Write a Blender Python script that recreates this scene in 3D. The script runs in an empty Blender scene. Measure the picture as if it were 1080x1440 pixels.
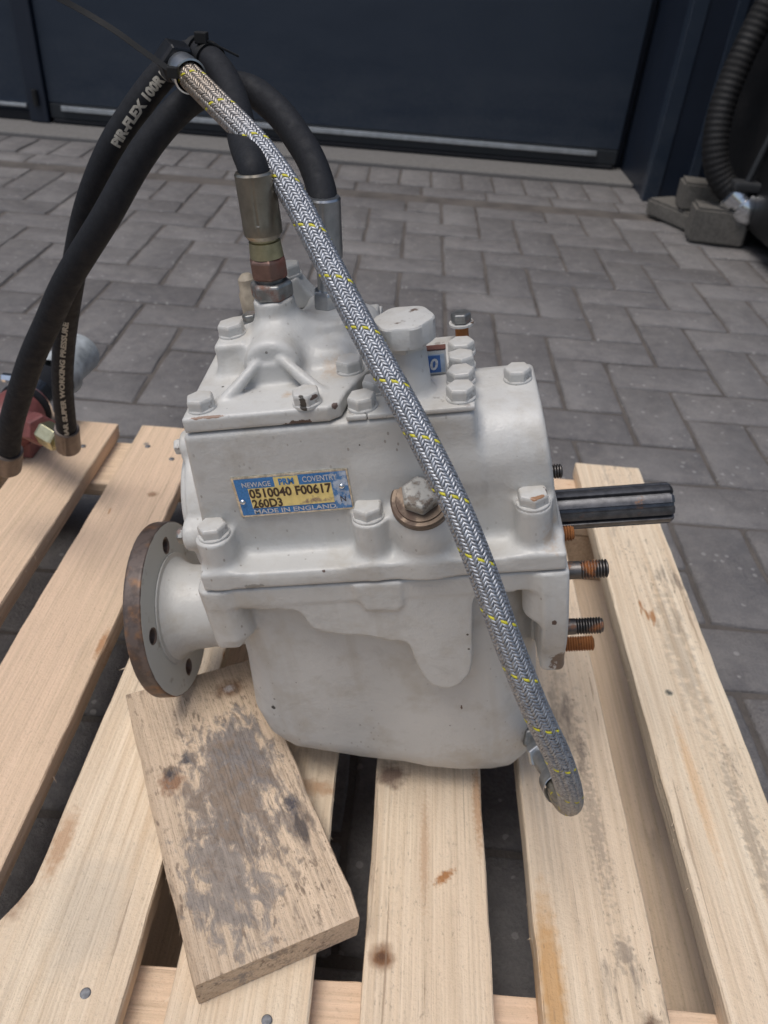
import bpy, bmesh, math, random
import numpy as np
from mathutils import Vector, Matrix
random.seed(7); rng = np.random.default_rng(7)
sc = bpy.context.scene
COL = sc.collection
rad = math.radians

# ------------------------------------------------------------------ camera
PITCH, ROLL = rad(36.6), rad(4.83)
fwd = Vector((0, math.cos(PITCH), -math.sin(PITCH)))
up0 = Vector((0, math.sin(PITCH), math.cos(PITCH))); r0 = Vector((1, 0, 0))
cr = math.cos(ROLL) * r0 + math.sin(ROLL) * up0
cu = -math.sin(ROLL) * r0 + math.cos(ROLL) * up0
cam_d = bpy.data.cameras.new('camera'); cam = bpy.data.objects.new('camera', cam_d); COL.objects.link(cam)
M = Matrix((cr, cu, -fwd)).transposed().to_4x4(); M.translation = Vector((0, 0, 0.70)); cam.matrix_world = M
cam_d.sensor_fit = 'VERTICAL'; cam_d.sensor_height = 36; cam_d.lens = 27.2
cam_d.clip_start = 0.02; cam_d.clip_end = 500
cam_d.dof.use_dof = True; cam_d.dof.focus_distance = 0.46; cam_d.dof.aperture_fstop = 13.0
sc.camera = cam
sc.render.resolution_x, sc.render.resolution_y = 768, 1024

# ------------------------------------------------------------------ light
SUN_EL, SUN_AZ = rad(72), rad(235)      # overcast: broad sun, high, from behind the camera's left shoulder
w = bpy.data.worlds.new('World'); sc.world = w; w.use_nodes = True
wn = w.node_tree.nodes; bg = wn['Background']
sky = wn.new('ShaderNodeTexSky'); sky.sky_type = 'NISHITA'; sky.sun_disc = False
sky.sun_elevation = SUN_EL; sky.sun_rotation = SUN_AZ; sky.air_density = 1.2; sky.dust_density = 4.0; sky.ozone_density = 0.6
w.node_tree.links.new(sky.outputs[0], bg.inputs[0]); bg.inputs[1].default_value = 0.1
sd = bpy.data.lights.new('sun', 'SUN'); sd.energy = 1.5; sd.angle = rad(28); sd.color = (1.0, 0.985, 0.96)
so = bpy.data.objects.new('sun', sd); COL.objects.link(so)
dirv = Vector((math.sin(SUN_AZ) * math.cos(SUN_EL), math.cos(SUN_AZ) * math.cos(SUN_EL), math.sin(SUN_EL)))
so.rotation_euler = dirv.to_track_quat('Z', 'Y').to_euler(); so.location = dirv * 6
sc.view_settings.view_transform = 'Standard'; sc.view_settings.look = 'None'
sc.view_settings.gamma = 1; sc.view_settings.exposure = 0.16; sc.view_settings.use_curve_mapping = False
sc.render.engine = 'CYCLES'

# ------------------------------------------------------------------ node helpers
class NT:
    def __init__(s, name):
        s.m = bpy.data.materials.new(name); s.m.use_nodes = True
        s.t = s.m.node_tree; s.b = s.t.nodes['Principled BSDF']
    def n(s, typ, **kw):
        nd = s.t.nodes.new(typ)
        for k, v in kw.items():
            if k.startswith('i_'): nd.inputs[k[2:].replace('_', ' ')].default_value = v
            else: setattr(nd, k, v)
        return nd
    def l(s, a, b): s.t.links.new(a, b); return b
    def coord(s, scale=(1, 1, 1), kind='Object', loc=(0, 0, 0)):
        tc = s.n('ShaderNodeTexCoord'); mp = s.n('ShaderNodeMapping')
        mp.inputs['Scale'].default_value = scale; mp.inputs['Location'].default_value = loc
        s.l(tc.outputs[kind], mp.inputs[0]); return mp.outputs[0]
    def noise(s, vec, scale, detail=3, rough=0.5, dist=0.0):
        nd = s.n('ShaderNodeTexNoise'); s.l(vec, nd.inputs['Vector'])
        nd.inputs['Scale'].default_value = scale; nd.inputs['Detail'].default_value = detail
        nd.inputs['Roughness'].default_value = rough; nd.inputs['Distortion'].default_value = dist
        return nd.outputs['Fac']
    def ramp(s, fac, stops):
        nd = s.n('ShaderNodeValToRGB'); e = nd.color_ramp.elements
        while len(e) < len(stops): e.new(0.5)
        for el, (p, c) in zip(e, stops):
            el.position = p; el.color = (c, c, c, 1) if isinstance(c, (int, float)) else (*c, 1)
        s.l(fac, nd.inputs[0]); return nd.outputs[0]
    def mix(s, fac, a, b, mode='MIX'):
        nd = s.n('ShaderNodeMix', data_type='RGBA', blend_type=mode)
        for sock, v in ((nd.inputs[0], fac), (nd.inputs[6], a), (nd.inputs[7], b)):
            if hasattr(v, 'is_output'): s.l(v, sock)
            elif isinstance(v, (int, float)): sock.default_value = v
            else: sock.default_value = (*v, 1)
        return nd.outputs[2]
    def math(s, op, a, b=0.0, c=None, clamp=False):
        nd = s.n('ShaderNodeMath', operation=op); nd.use_clamp = clamp
        for i, v in enumerate((a, b) if c is None else (a, b, c)):
            if hasattr(v, 'is_output'): s.l(v, nd.inputs[i])
            else: nd.inputs[i].default_value = v
        return nd.outputs[0]
    def bump(s, h, strength=0.3, dist=0.001, normal=None):
        nd = s.n('ShaderNodeBump'); nd.inputs['Strength'].default_value = strength; nd.inputs['Distance'].default_value = dist
        s.l(h, nd.inputs['Height'])
        if normal: s.l(normal, nd.inputs['Normal'])
        return nd.outputs[0]
    def set(s, color=None, rough=None, metal=None, normal=None, spec=None, coat=None):
        for k, v in (('Base Color', color), ('Roughness', rough), ('Metallic', metal), ('Normal', normal), ('Specular IOR Level', spec), ('Coat Weight', coat)):
            if v is None: continue
            if hasattr(v, 'is_output'): s.l(v, s.b.inputs[k])
            elif isinstance(v, (int, float)): s.b.inputs[k].default_value = v
            else: s.b.inputs[k].default_value = (*v, 1)
        return s.m
    def spot(s, cx, cy, rx, ry, soft=0.5, wob=0.35, ang=0.0):
        """mask (0..1) of an elliptical mark around a point in object space (x, y), irregular edge"""
        tc = s.n('ShaderNodeTexCoord'); mp = s.n('ShaderNodeMapping', vector_type='TEXTURE')
        mp.inputs['Location'].default_value = (cx, cy, 0); mp.inputs['Scale'].default_value = (rx, ry, 1); mp.inputs['Rotation'].default_value = (0, 0, ang)
        s.l(tc.outputs['Object'], mp.inputs[0])
        sep = s.n('ShaderNodeSeparateXYZ'); s.l(mp.outputs[0], sep.inputs[0])
        d = s.math('SQRT', s.math('ADD', s.math('MULTIPLY', sep.outputs[0], sep.outputs[0]), s.math('MULTIPLY', sep.outputs[1], sep.outputs[1])))
        nz = s.noise(tc.outputs['Object'], 1.6 / max(min(rx, ry), 1e-4), 3)
        d = s.math('ADD', d, s.math('MULTIPLY', s.math('SUBTRACT', nz, 0.5), wob * 4))
        mr = s.n('ShaderNodeMapRange'); s.l(d, mr.inputs[0])
        mr.inputs[1].default_value = 1 - soft; mr.inputs[2].default_value = 1 + soft * 0.3; mr.inputs[3].default_value = 1; mr.inputs[4].default_value = 0
        return mr.outputs[0]

def paint_material(name='off_white_paint', base=(0.560, 0.555, 0.534), chips=()):
    t = NT(name); c = t.coord()
    big = t.noise(c, 14, 4)
    col = t.mix(t.ramp(big, [(0.3, 0.0), (0.7, 1.0)]), base, tuple(v * 0.86 for v in base))
    # grime patches and faint yellowing
    g = t.noise(t.coord((1, 1, 1), loc=(3, 1, 2)), 34, 5, 0.6)
    col = t.mix(t.ramp(g, [(0.51, 0.0), (0.74, 0.60)]), col, (0.37, 0.33, 0.27))
    # dark pits and specks
    v = t.n('ShaderNodeTexVoronoi'); v.inputs['Scale'].default_value = 95; t.l(c, v.inputs['Vector'])
    sp = t.math('LESS_THAN', v.outputs['Distance'], 0.085)
    sep = t.n('ShaderNodeSeparateColor'); t.l(v.outputs['Color'], sep.inputs[0])
    sp = t.math('MULTIPLY', sp, t.math('GREATER_THAN', sep.outputs[0], 0.72))
    cl = t.ramp(t.noise(t.coord(loc=(7, 2, 6)), 22, 3), [(0.46, 0.0), (0.56, 1.0)])
    col = t.mix(t.math('MULTIPLY', sp, cl), col, (0.07, 0.06, 0.05))
    v2 = t.n('ShaderNodeTexVoronoi'); v2.inputs['Scale'].default_value = 230; t.l(t.coord((1, 1, 0.6)), v2.inputs['Vector'])
    sep2 = t.n('ShaderNodeSeparateColor'); t.l(v2.outputs['Color'], sep2.inputs[0])
    sp2 = t.math('MULTIPLY', t.math('LESS_THAN', v2.outputs['Distance'], 0.16), t.math('GREATER_THAN', sep2.outputs[1], 0.80))
    col = t.mix(t.math('MULTIPLY', t.math('MULTIPLY', sp2, 0.6), t.ramp(big, [(0.40, 0.1), (0.60, 1.0)])), col, (0.20, 0.17, 0.14))
    # vertical runs of grime
    ru = t.noise(t.coord((90, 90, 7), loc=(2, 8, 3)), 1.0, 3, 0.5)
    col = t.mix(t.ramp(ru, [(0.58, 0.0), (0.74, 0.30)]), col, (0.40, 0.37, 0.32))
    sm = t.noise(t.coord((1, 1, 1), loc=(1, 6, 4)), 42, 5, 0.7, 0.8); col = t.mix(t.ramp(sm, [(0.57, 0.0), (0.72, 0.5)]), col, (0.40, 0.39, 0.37))
    # scratched flakes showing brown primer
    f = t.noise(t.coord(loc=(9, 4, 1)), 62, 3, 0.55, 1.2)
    big2 = t.noise(t.coord(loc=(5, 5, 5)), 11, 2)
    chip = t.math('MULTIPLY', t.math('GREATER_THAN', f, 0.752), t.math('GREATER_THAN', big2, 0.50))
    col = t.mix(chip, col, (0.10, 0.055, 0.035))
    # worn arrises
    geo = t.n('ShaderNodeNewGeometry')
    ed = t.ramp(geo.outputs['Pointiness'], [(0.535, 0.0), (0.60, 1.0)])
    wn_ = t.ramp(t.noise(c, 120, 4, 0.6), [(0.60, 0.0), (0.66, 1.0)])
    col = t.mix(t.math('MULTIPLY', ed, wn_), col, (0.11, 0.07, 0.05))
    for (cx, cy, cz, rx, ry, rz, cc, st) in chips:
        tc = t.n('ShaderNodeTexCoord'); mp = t.n('ShaderNodeMapping', vector_type='TEXTURE'); mp.inputs['Location'].default_value = (cx, -cy, cz); mp.inputs['Scale'].default_value = (rx, ry, rz)
        t.l(tc.outputs['Object'], mp.inputs[0]); ln = t.n('ShaderNodeVectorMath', operation='LENGTH'); t.l(mp.outputs[0], ln.inputs[0])
        dd = t.math('ADD', ln.outputs['Value'], t.math('MULTIPLY', t.math('SUBTRACT', t.noise(c, 260, 4, 0.65), 0.5), 2.2))
        mr = t.n('ShaderNodeMapRange'); t.l(dd, mr.inputs[0]); mr.inputs[1].default_value = 0.85 if st > 0.8 else 0.2; mr.inputs[2].default_value = 1.0; mr.inputs[3].default_value = st; mr.inputs[4].default_value = 0
        col = t.mix(mr.outputs[0], col, cc)
    fine = t.noise(c, 520, 3, 0.6); mid = t.noise(c, 150, 3)
    h = t.math('ADD', t.math('MULTIPLY', fine, 0.45), t.math('MULTIPLY', mid, 0.9))
    nrm = t.bump(h, 0.5, 0.0009)
    nrm = t.bump(chip, 0.5, 0.0005, nrm)
    return t.set(col, t.ramp(g, [(0.3, 0.32), (0.7, 0.52)]), 0.0, nrm)

def metal_material(name, col, rough, rust=0.0, rustcol=(0.20, 0.08, 0.03), metal=1.0, scale=120, dark=0.6):
    t = NT(name); c = t.coord()
    a = t.noise(c, scale, 4, 0.6)
    base = t.mix(t.ramp(a, [(0.35, 0.0), (0.65, 1.0)]), col, tuple(v * dark for v in col))
    met = metal
    if rust > 0:
        r = t.noise(t.coord(loc=(4, 7, 2)), scale * 0.45, 5, 0.62)
        m = t.ramp(r, [(max(0.0, 0.66 - rust * 0.5), 0.0), (max(0.05, 0.76 - rust * 0.5), 1.0)])
        rc = t.mix(a, rustcol, tuple(v * 2.1 for v in rustcol))
        base = t.mix(m, base, rc)
        met = t.math('MULTIPLY', t.math('SUBTRACT', 1.0, m), metal)
        ro = t.math('ADD', t.math('MULTIPLY', m, 0.35), rough)
        t.set(rough=ro)
    else: t.set(rough=t.ramp(a, [(0.2, rough * 0.85), (0.8, rough * 1.2)]))
    return t.set(base, None, met, t.bump(a, 0.25, 0.0005))

def wood_material(name, light=(0.775, 0.645, 0.485), dark=(0.595, 0.450, 0.305), seed=0.0, grey=0.25, stains=(), warm=0.0, fuzz=0.75, grime=(), fleck=0.0):
    t = NT(name)
    L = (seed * 1.7, seed * 3.1, seed * 0.9)
    c = t.coord((1, 1, 1), loc=L)
    wob = t.noise(t.coord((9, 1.2, 9), loc=L), 1.0, 3)
    g1 = t.noise(t.coord((95, 2.2, 95), loc=L), 1.0, 4, 0.6, 1.2)       # long grain
    g2 = t.noise(t.coord((430, 7, 430), loc=L), 1.0, 3, 0.55)           # fine fibres
    # growth-ring bands, wavering down the length
    sep = t.n('ShaderNodeSeparateXYZ'); t.l(c, sep.inputs[0])
    rg = t.math('SINE', t.math('MULTIPLY', t.math('ADD', t.math('ADD', sep.outputs[0], t.math('MULTIPLY', wob, 0.075)), t.math('MULTIPLY', sep.outputs[2], 0.7)), 520))
    rg = t.math('ADD', t.math('MULTIPLY', rg, 0.5), 0.5)
    f = t.math('ADD', t.math('MULTIPLY', t.math('POWER', rg, 3.0), 0.30), t.math('MULTIPLY', t.ramp(g1, [(0.35, 0.0), (0.72, 1.0)]), 0.55), clamp=True)
    col = t.mix(f, light, dark)
    patch = t.noise(t.coord((6, 1.6, 6), loc=(L[0] + 4, L[1], L[2])), 1.0, 2)
    col = t.mix(t.ramp(patch, [(0.42, 0.0), (0.68, 0.65)]), col, (0.735, 0.570 - 0.045 * warm, 0.415 - 0.03 * warm))
    col = t.mix(t.math('MULTIPLY', t.ramp(g2, [(0.40, 0.0), (0.70, 1.0)]), 0.42), col, tuple(v * 0.78 for v in dark))
    # grey weather / mould specks following the grain
    ms = t.noise(t.coord((70, 16, 70), loc=(L[0], L[1] + 8, L[2])), 1.0, 5, 0.68)
    mp_ = t.noise(t.coord((14, 5, 14), loc=(L[0] + 2, L[1] + 3, L[2])), 1.0, 2)
    mm = t.math('MULTIPLY', t.ramp(ms, [(0.52, 0.0), (0.68, 1.0)]), t.ramp(mp_, [(0.50, 0.0), (0.64, 1.0)]))
    col = t.mix(t.math('MULTIPLY', mm, grey), col, (0.115, 0.095, 0.085))
    # amber resin flecks
    fl = t.noise(t.coord((55, 13, 55), loc=(L[0] + 7, L[1], L[2] + 5)), 1.0, 3, 0.5)
    col = t.mix(t.ramp(fl, [(0.745, 0.0), (0.775, 0.8)]), col, (0.34, 0.135, 0.035))
    for (cx, cy, rx, ry, sc_, st, *rest) in stains:
        m = t.spot(cx, cy, rx, ry, 0.55, rest[0] if rest else 0.3, rest[1] if len(rest) > 1 else 0.0)
        col = t.mix(t.math('MULTIPLY', m, st), col, sc_)
    # fine dark pepper of mould all over, denser in patches
    pep = t.noise(t.coord((420, 190, 420), loc=(L[0] + 1, L[1] + 2, L[2])), 1.0, 3, 0.7)
    col = t.mix(t.math('MULTIPLY', t.ramp(pep, [(0.60, 0.0), (0.70, 1.0)]), t.math('ADD', t.math('MULTIPLY', t.ramp(mp_, [(0.42, 0.0), (0.66, 1.0)]), 0.75 * grey), 0.22)), col, (0.20, 0.15, 0.11))
    # long drying cracks and torn dark grain lines
    ck = t.noise(t.coord((150, 3.2, 150), loc=(L[0] + 6, L[1] + 1, L[2])), 1.0, 4, 0.55, 0.6)
    col = t.mix(t.ramp(ck, [(0.665, 0.0), (0.70, 0.55)]), col, (0.27, 0.19, 0.13))
    if fleck:
        fk = t.noise(t.coord((230, 70, 230), loc=(L[0] + 3, L[1], L[2])), 1.0, 4, 0.62); fm = t.noise(t.coord((30, 22, 30), loc=(L[0], L[1] + 4, L[2])), 1.0, 3)
        col = t.mix(t.math('MULTIPLY', t.ramp(fk, [(0.555, 0.0), (0.62, fleck)]), t.ramp(fm, [(0.38, 0.15), (0.58, 1.0)])), col, (0.20, 0.145, 0.105))
    for (cx, cy, rx, ry, cc_, st_, thr) in grime:
        m = t.spot(cx, cy, rx, ry, 1.0, 0.0); tx = t.noise(t.coord((100, 52, 100), loc=(cx * 9, cy * 7, 0)), 1.0, 6, 0.68, 0.5)
        mm_ = t.ramp(t.math('ADD', t.math('MULTIPLY', m, 0.45), tx), [(thr - 0.03, 0.0), (thr + 0.03, 0.6 * st_), (thr + 0.10, st_)])
        col = t.mix(mm_, col, t.mix(t.noise(t.coord((240, 90, 240)), 1.0, 4, 0.65), tuple(v * 0.55 for v in cc_), tuple(v * 1.6 for v in cc_)))
    saw = t.noise(t.coord((300, 330, 300), loc=L), 1.0, 4, 0.65)
    h = t.math('ADD', t.math('ADD', t.math('MULTIPLY', g2, 0.9), t.math('MULTIPLY', g1, 0.8)), t.math('MULTIPLY', saw, 0.8))
    return t.set(col, 0.78, 0.0, t.bump(h, fuzz, 0.0016), spec=0.25)

def simple(name, col, rough=0.5, metal=0.0, bump=0.0, scale=200, var=0.25, spec=None):
    t = NT(name); c = t.coord()
    a = t.noise(c, scale, 4, 0.6)
    cc = t.mix(t.ramp(a, [(0.3, 0.0), (0.7, 1.0)]), col, tuple(v * (1 - var) for v in col))
    return t.set(cc, t.ramp(t.noise(c, scale * 0.3, 3), [(0.3, rough * 0.85), (0.7, min(1, rough * 1.15))]), metal, t.bump(a, bump, 0.001) if bump else None, spec)

def paver_material():
    t = NT('concrete_paver'); g = t.n('ShaderNodeNewGeometry'); pos = g.outputs['Position']
    oi = t.n('ShaderNodeObjectInfo'); at_ = t.n('ShaderNodeAttribute'); at_.attribute_name = 'tone'
    rnd = t.math('FRACT', t.math('ADD', oi.outputs['Random'], at_.outputs['Fac']))
    a = t.noise(pos, 260, 4, 0.65); b = t.noise(pos, 9, 4, 0.6); d = t.noise(pos, 45, 4, 0.6)
    col = t.mix(rnd, (0.130, 0.124, 0.126), (0.214, 0.203, 0.200))
    col = t.mix(t.ramp(b, [(0.35, 0.0), (0.7, 0.6)]), col, (0.128, 0.124, 0.128))
    md = t.noise(pos, 24, 5, 0.7, 0.4); col = t.mix(t.ramp(md, [(0.42, 0.55), (0.56, 0.0)]), col, (0.105, 0.100, 0.104))
    col = t.mix(t.ramp(d, [(0.4, 0.0), (0.75, 0.6)]), col, (0.232, 0.219, 0.210))
    col = t.mix(t.ramp(a, [(0.35, 0.50), (0.6, 0.0)]), col, (0.085, 0.080, 0.082))
    # pale grit and bits of aggregate
    v = t.n('ShaderNodeTexVoronoi'); v.inputs['Scale'].default_value = 75; t.l(pos, v.inputs['Vector'])
    sep = t.n('ShaderNodeSeparateColor'); t.l(v.outputs['Color'], sep.inputs[0])
    sp = t.math('MULTIPLY', t.math('LESS_THAN', v.outputs['Distance'], 0.27), t.math('GREATER_THAN', sep.outputs[1], 0.90))
    col = t.mix(t.math('MULTIPLY', sp, 0.42), col, (0.42, 0.41, 0.40))
    wsh = t.noise(pos, 3.1, 4, 0.6); col = t.mix(t.ramp(wsh, [(0.48, 0.0), (0.72, 0.45)]), col, (0.26, 0.25, 0.245))
    h = t.math('ADD', t.math('MULTIPLY', a, 1.0), t.math('MULTIPLY', d, 0.9))
    return t.set(col, t.ramp(b, [(0.3, 0.62), (0.7, 0.82)]), 0.0, t.bump(h, 0.8, 0.0035))

def joint_material():
    t = NT('dark_joint_sand'); g = t.n('ShaderNodeNewGeometry'); pos = g.outputs['Position']
    a = t.noise(pos, 320, 4, 0.7); b = t.noise(pos, 12, 3)
    col = t.mix(a, (0.070, 0.061, 0.056), (0.185, 0.165, 0.150)); col = t.mix(t.ramp(b, [(0.4, 0), (0.7, 0.6)]), col, (0.035, 0.031, 0.032))
    return t.set(col, 0.95, 0.0, t.bump(a, 0.8, 0.004))

PAINT = paint_material()
BRN, TAN = (0.075, 0.035, 0.025), (0.44, 0.31, 0.19)
PAINT_U = paint_material('upper_housing_paint', chips=[(0.0835, 0.035, 0.271, 0.007, 0.02, 0.010, TAN, 0.6), (0.088, -0.01, 0.318, 0.0025, 0.02, 0.007, BRN, 0.9), (-0.055, 0.0435, 0.2605, 0.0018, 0.004, 0.0012, BRN, 0.9), (-0.100, 0.043, 0.2525, 0.006, 0.004, 0.0016, (0.25, 0.24, 0.22), 0.9), (0.075, 0.041, 0.297, 0.007, 0.02, 0.0025, (0.30, 0.17, 0.09), 0.9)])
PAINT_L = paint_material('sump_paint', chips=[(0.0925, 0.032, 0.158, 0.009, 0.02, 0.012, (0.13, 0.075, 0.045), 0.9), (0.0841, 0.0445, 0.2095, 0.0016, 0.004, 0.0028, BRN, 0.95), (-0.1196, 0.025, 0.1177, 0.0018, 0.02, 0.0018, (0.02, 0.02, 0.02), 0.95), (0.02, 0.03, 0.11, 0.0008, 0.02, 0.0025, BRN, 0.95), (0.03, 0.02, 0.05, 0.05, 0.03, 0.02, (0.42, 0.36, 0.28), 0.35)])
PAINT_C = paint_material('top_cover_paint', chips=[(-0.0565, 0.0222, 0.3535, 0.0075, 0.004, 0.0022, BRN, 0.95), (-0.0640, 0.003, 0.3632, 0.005, 0.004, 0.003, TAN, 0.7), (-0.108, 0.0218, 0.3622, 0.012, 0.0016, 0.0010, (0.22, 0.12, 0.07), 0.9), (-0.0365, -0.022, 0.366, 0.012, 0.012, 0.008, TAN, 0.55), (-0.034, 0.0195, 0.3618, 0.002, 0.002, 0.0025, BRN, 0.9), (-0.058, -0.02, 0.3835, 0.0025, 0.004, 0.0008, BRN, 0.9)])
BOLT_CHIP = paint_material('chipped_bolt_paint', chips=[(-0.003, 0.007, 0.003, 0.0022, 0.005, 0.005, (0.03, 0.025, 0.02), 0.95), (0.005, 0.007, 0.005, 0.004, 0.003, 0.0015, BRN, 0.9)])
BOLT_RUST = paint_material('rust_edged_bolt_paint', chips=[(-0.001, 0.007, 0.0075, 0.005, 0.002, 0.0012, (0.30, 0.15, 0.07), 0.95), (0.007, 0.003, 0.007, 0.001, 0.005, 0.001, BRN, 0.9)])
STEEL_RUST = metal_material('rusted_bare_steel', (0.20, 0.17, 0.155), 0.45, 0.62, (0.15, 0.062, 0.026), 0.75, 70)
BLACK_STEEL = metal_material('oiled_black_steel', (0.135, 0.136, 0.145), 0.38, 0.06, (0.16, 0.07, 0.025), 0.75, 160)
STUD = metal_material('rusty_stud', (0.15, 0.14, 0.135), 0.42, 0.26, (0.21, 0.078, 0.022), 0.8, 130)
STUD_R = metal_material('orange_rust', (0.12, 0.075, 0.05), 0.6, 0.75, (0.20, 0.078, 0.024), 0.35, 160)
ZINC = metal_material('zinc_plated_steel', (0.55, 0.57, 0.59), 0.34, 0.0, scale=90, dark=0.72)
ZINC_OLD = metal_material('tarnished_zinc', (0.33, 0.335, 0.33), 0.45, 0.18, (0.13, 0.065, 0.045), 0.85, 110)
BRASSY = metal_material('yellow_passivated_steel', (0.37, 0.335, 0.275), 0.36, 0.0, scale=60, dark=0.62)
BRASS_PLUG = metal_material('bronze_plug', (0.17, 0.125, 0.092), 0.45, 0.2, (0.085, 0.055, 0.04), 0.55, 110)
COPPER_NUT = metal_material('red_brown_nut', (0.24, 0.15, 0.125), 0.45, 0.4, (0.115, 0.045, 0.034), 0.7, 80)
BRASS_FIT = metal_material('olive_brass', (0.58, 0.55, 0.36), 0.36, 0.0, scale=150, dark=0.75)
CHROME = metal_material('bright_chrome', (0.75, 0.77, 0.8), 0.16, 0.0, scale=60, dark=0.9)
WIRE = metal_material('braid_wire', (0.66, 0.675, 0.70), 0.46, 0.0, scale=500, dark=0.55)
WIRE_GOLD = metal_material('stained_braid_wire', (0.50, 0.46, 0.37), 0.42, 0.0, scale=400, dark=0.6)
BRAID_CORE = simple('braid_core', (0.035, 0.034, 0.034), 0.6)
YELLOW = simple('yellow_tracer', (0.68, 0.62, 0.045), 0.5, 0, 0, 300, 0.3)
RUBBER = simple('black_rubber', (0.0125, 0.0140, 0.0185), 0.72, 0.0, 0.25, 500, 0.35, 0.3)
PLASTIC = simple('black_nylon', (0.0025, 0.0027, 0.0032), 0.65, 0.0, 0.1, 200, 0.2)
WHITE_INK = simple('cream_print', (0.56, 0.53, 0.46), 0.7, 0, 0, 900, 0.45)
RED = simple('oxide_red_paint', (0.20, 0.065, 0.062), 0.5, 0, 0.3, 120, 0.35)
GREY_CAST = simple('blotchy_grey_casting', (0.52, 0.56, 0.58), 0.42, 0.1, 0.3, 45, 0.6)
dt = NT('navy_door_paint'); dc = dt.coord(); dz_ = dt.n('ShaderNodeSeparateXYZ'); dt.l(dc, dz_.inputs[0])
dn_ = dt.noise(dt.coord((3, 3, 9)), 1.0, 5, 0.65); dsp = dt.noise(dc, 60, 4, 0.7)
dd_ = dt.math('MULTIPLY', dt.ramp(dz_.outputs[2], [(0.08, 1.0), (0.40, 0.12)]), dt.ramp(dt.math('ADD', dt.math('MULTIPLY', dn_, 0.6), dt.math('MULTIPLY', dsp, 0.4)), [(0.42, 0.0), (0.66, 1.0)]))
NAVY = dt.set(dt.mix(dt.math('MULTIPLY', dd_, 0.30), (0.0185, 0.0290, 0.0480), (0.095, 0.10, 0.105)), dt.ramp(dn_, [(0.3, 0.30), (0.7, 0.55)]), 0.0, dt.bump(dn_, 0.06, 0.002))
NAVY2 = simple('dark_blue_cladding', (0.011, 0.018, 0.034), 0.45, 0, 0.05, 6, 0.25)
ALU = metal_material('mill_aluminium', (0.62, 0.65, 0.68), 0.5, 0.0, scale=30, dark=0.75)
CONC = simple('concrete', (0.185, 0.178, 0.172), 0.85, 0, 0.5, 130, 0.35)
CONC_DK = simple('shade_toned_concrete', (0.150, 0.140, 0.126), 0.9, 0, 0.8, 130, 0.4)  # base colour of the loose blocks darkened to stand in for shade
BLACK = simple('black_machine_paint', (0.008, 0.008, 0.009), 0.5, 0, 0.1, 30, 0.3)
PLATE_ED = metal_material('anodised_plate', (0.80, 0.75, 0.64), 0.32, 0.0, scale=300, dark=0.55)
PLATE_BLUE = simple('plate_blue', (0.065, 0.26, 0.62), 0.42, 0.2, 0.1, 900, 0.35)
PLATE_GOLD = metal_material('plate_gold', (0.93, 0.75, 0.30), 0.45, 0.17, (0.24, 0.165, 0.11), 0.25, 200, 0.85)
PLATE_WORN = metal_material('worn_blue_plate', (0.10, 0.26, 0.55), 0.42, 0.42, (0.30, 0.34, 0.40), 0.3, 500, 0.85)
PLATE_SILV = simple('plate_silver_print', (0.72, 0.74, 0.76), 0.4, 0.2, 0, 700, 0.4)
STAMP = simple('stamped_brown', (0.085, 0.05, 0.03), 0.6, 0, 0, 500, 0.4)
STICK = simple('sticker_blue', (0.05, 0.15, 0.42), 0.4)
STICK_W = simple('sticker_pale', (0.42, 0.50, 0.60), 0.45)
PRIMER = simple('red_brown_primer', (0.15, 0.060, 0.045), 0.7, 0, 0.3, 90, 0.4)
PAVER = paver_material(); JOINT = joint_material()

# ------------------------------------------------------------------ mesh helpers
def link(name, me, mat=None, parent=None, smooth=False, auto=None):
    if mat and not me.materials: me.materials.append(mat)
    if smooth: me.polygons.foreach_set('use_smooth', [True] * len(me.polygons))
    if auto is not None: me.set_sharp_from_angle(angle=rad(auto))
    o = bpy.data.objects.new(name, me); COL.objects.link(o)
    if parent: o.parent = parent
    return o
def pyd(verts, faces):
    me = bpy.data.meshes.new('mesh'); me.from_pydata([tuple(v) for v in verts], [], [tuple(f) for f in faces]); me.update(); return me
def quads_mesh(V, Q):
    me = bpy.data.meshes.new('mesh'); V = np.asarray(V, np.float32); Q = np.asarray(Q, np.int32)
    me.vertices.add(len(V)); me.vertices.foreach_set('co', V.ravel())
    me.loops.add(Q.size); me.loops.foreach_set('vertex_index', Q.ravel())
    me.polygons.add(len(Q)); me.polygons.foreach_set('loop_start', np.arange(0, Q.size, 4)); me.polygons.foreach_set('loop_total', np.full(len(Q), 4))
    me.update(calc_edges=True); return me
def tag(o, label=None, cat=None, group=None, kind=None):
    if label: o['label'] = label
    if cat: o['category'] = cat
    if group: o['group'] = group
    if kind: o['kind'] = kind
    return o
def empty(name, loc=(0, 0, 0), rot=(0, 0, 0)):
    o = bpy.data.objects.new(name, None); o.empty_display_size = 0.05; COL.objects.link(o); o.location = loc; o.rotation_euler = rot; return o
def bm_mesh(bm, recalc=True):
    if recalc: bmesh.ops.recalc_face_normals(bm, faces=bm.faces)
    me = bpy.data.meshes.new('mesh'); bm.to_mesh(me); bm.free(); return me
def box_mesh(x0, x1, y0, y1, z0, z1, bev=0.0, seg=2):
    bm = bmesh.new(); r = bmesh.ops.create_cube(bm, size=1)
    for v in bm.verts: v.co = Vector((x0 if v.co.x < 0 else x1, y0 if v.co.y < 0 else y1, z0 if v.co.z < 0 else z1))
    if bev: bmesh.ops.bevel(bm, geom=bm.edges[:], offset=bev, segments=seg, affect='EDGES', profile=0.6)
    return bm_mesh(bm)
def axis_frame(d):
    d = Vector(d).normalized(); a = Vector((0, 0, 1)) if abs(d.z) < 0.9 else Vector((1, 0, 0))
    u = d.cross(a).normalized(); v = d.cross(u); return d, u, v
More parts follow.
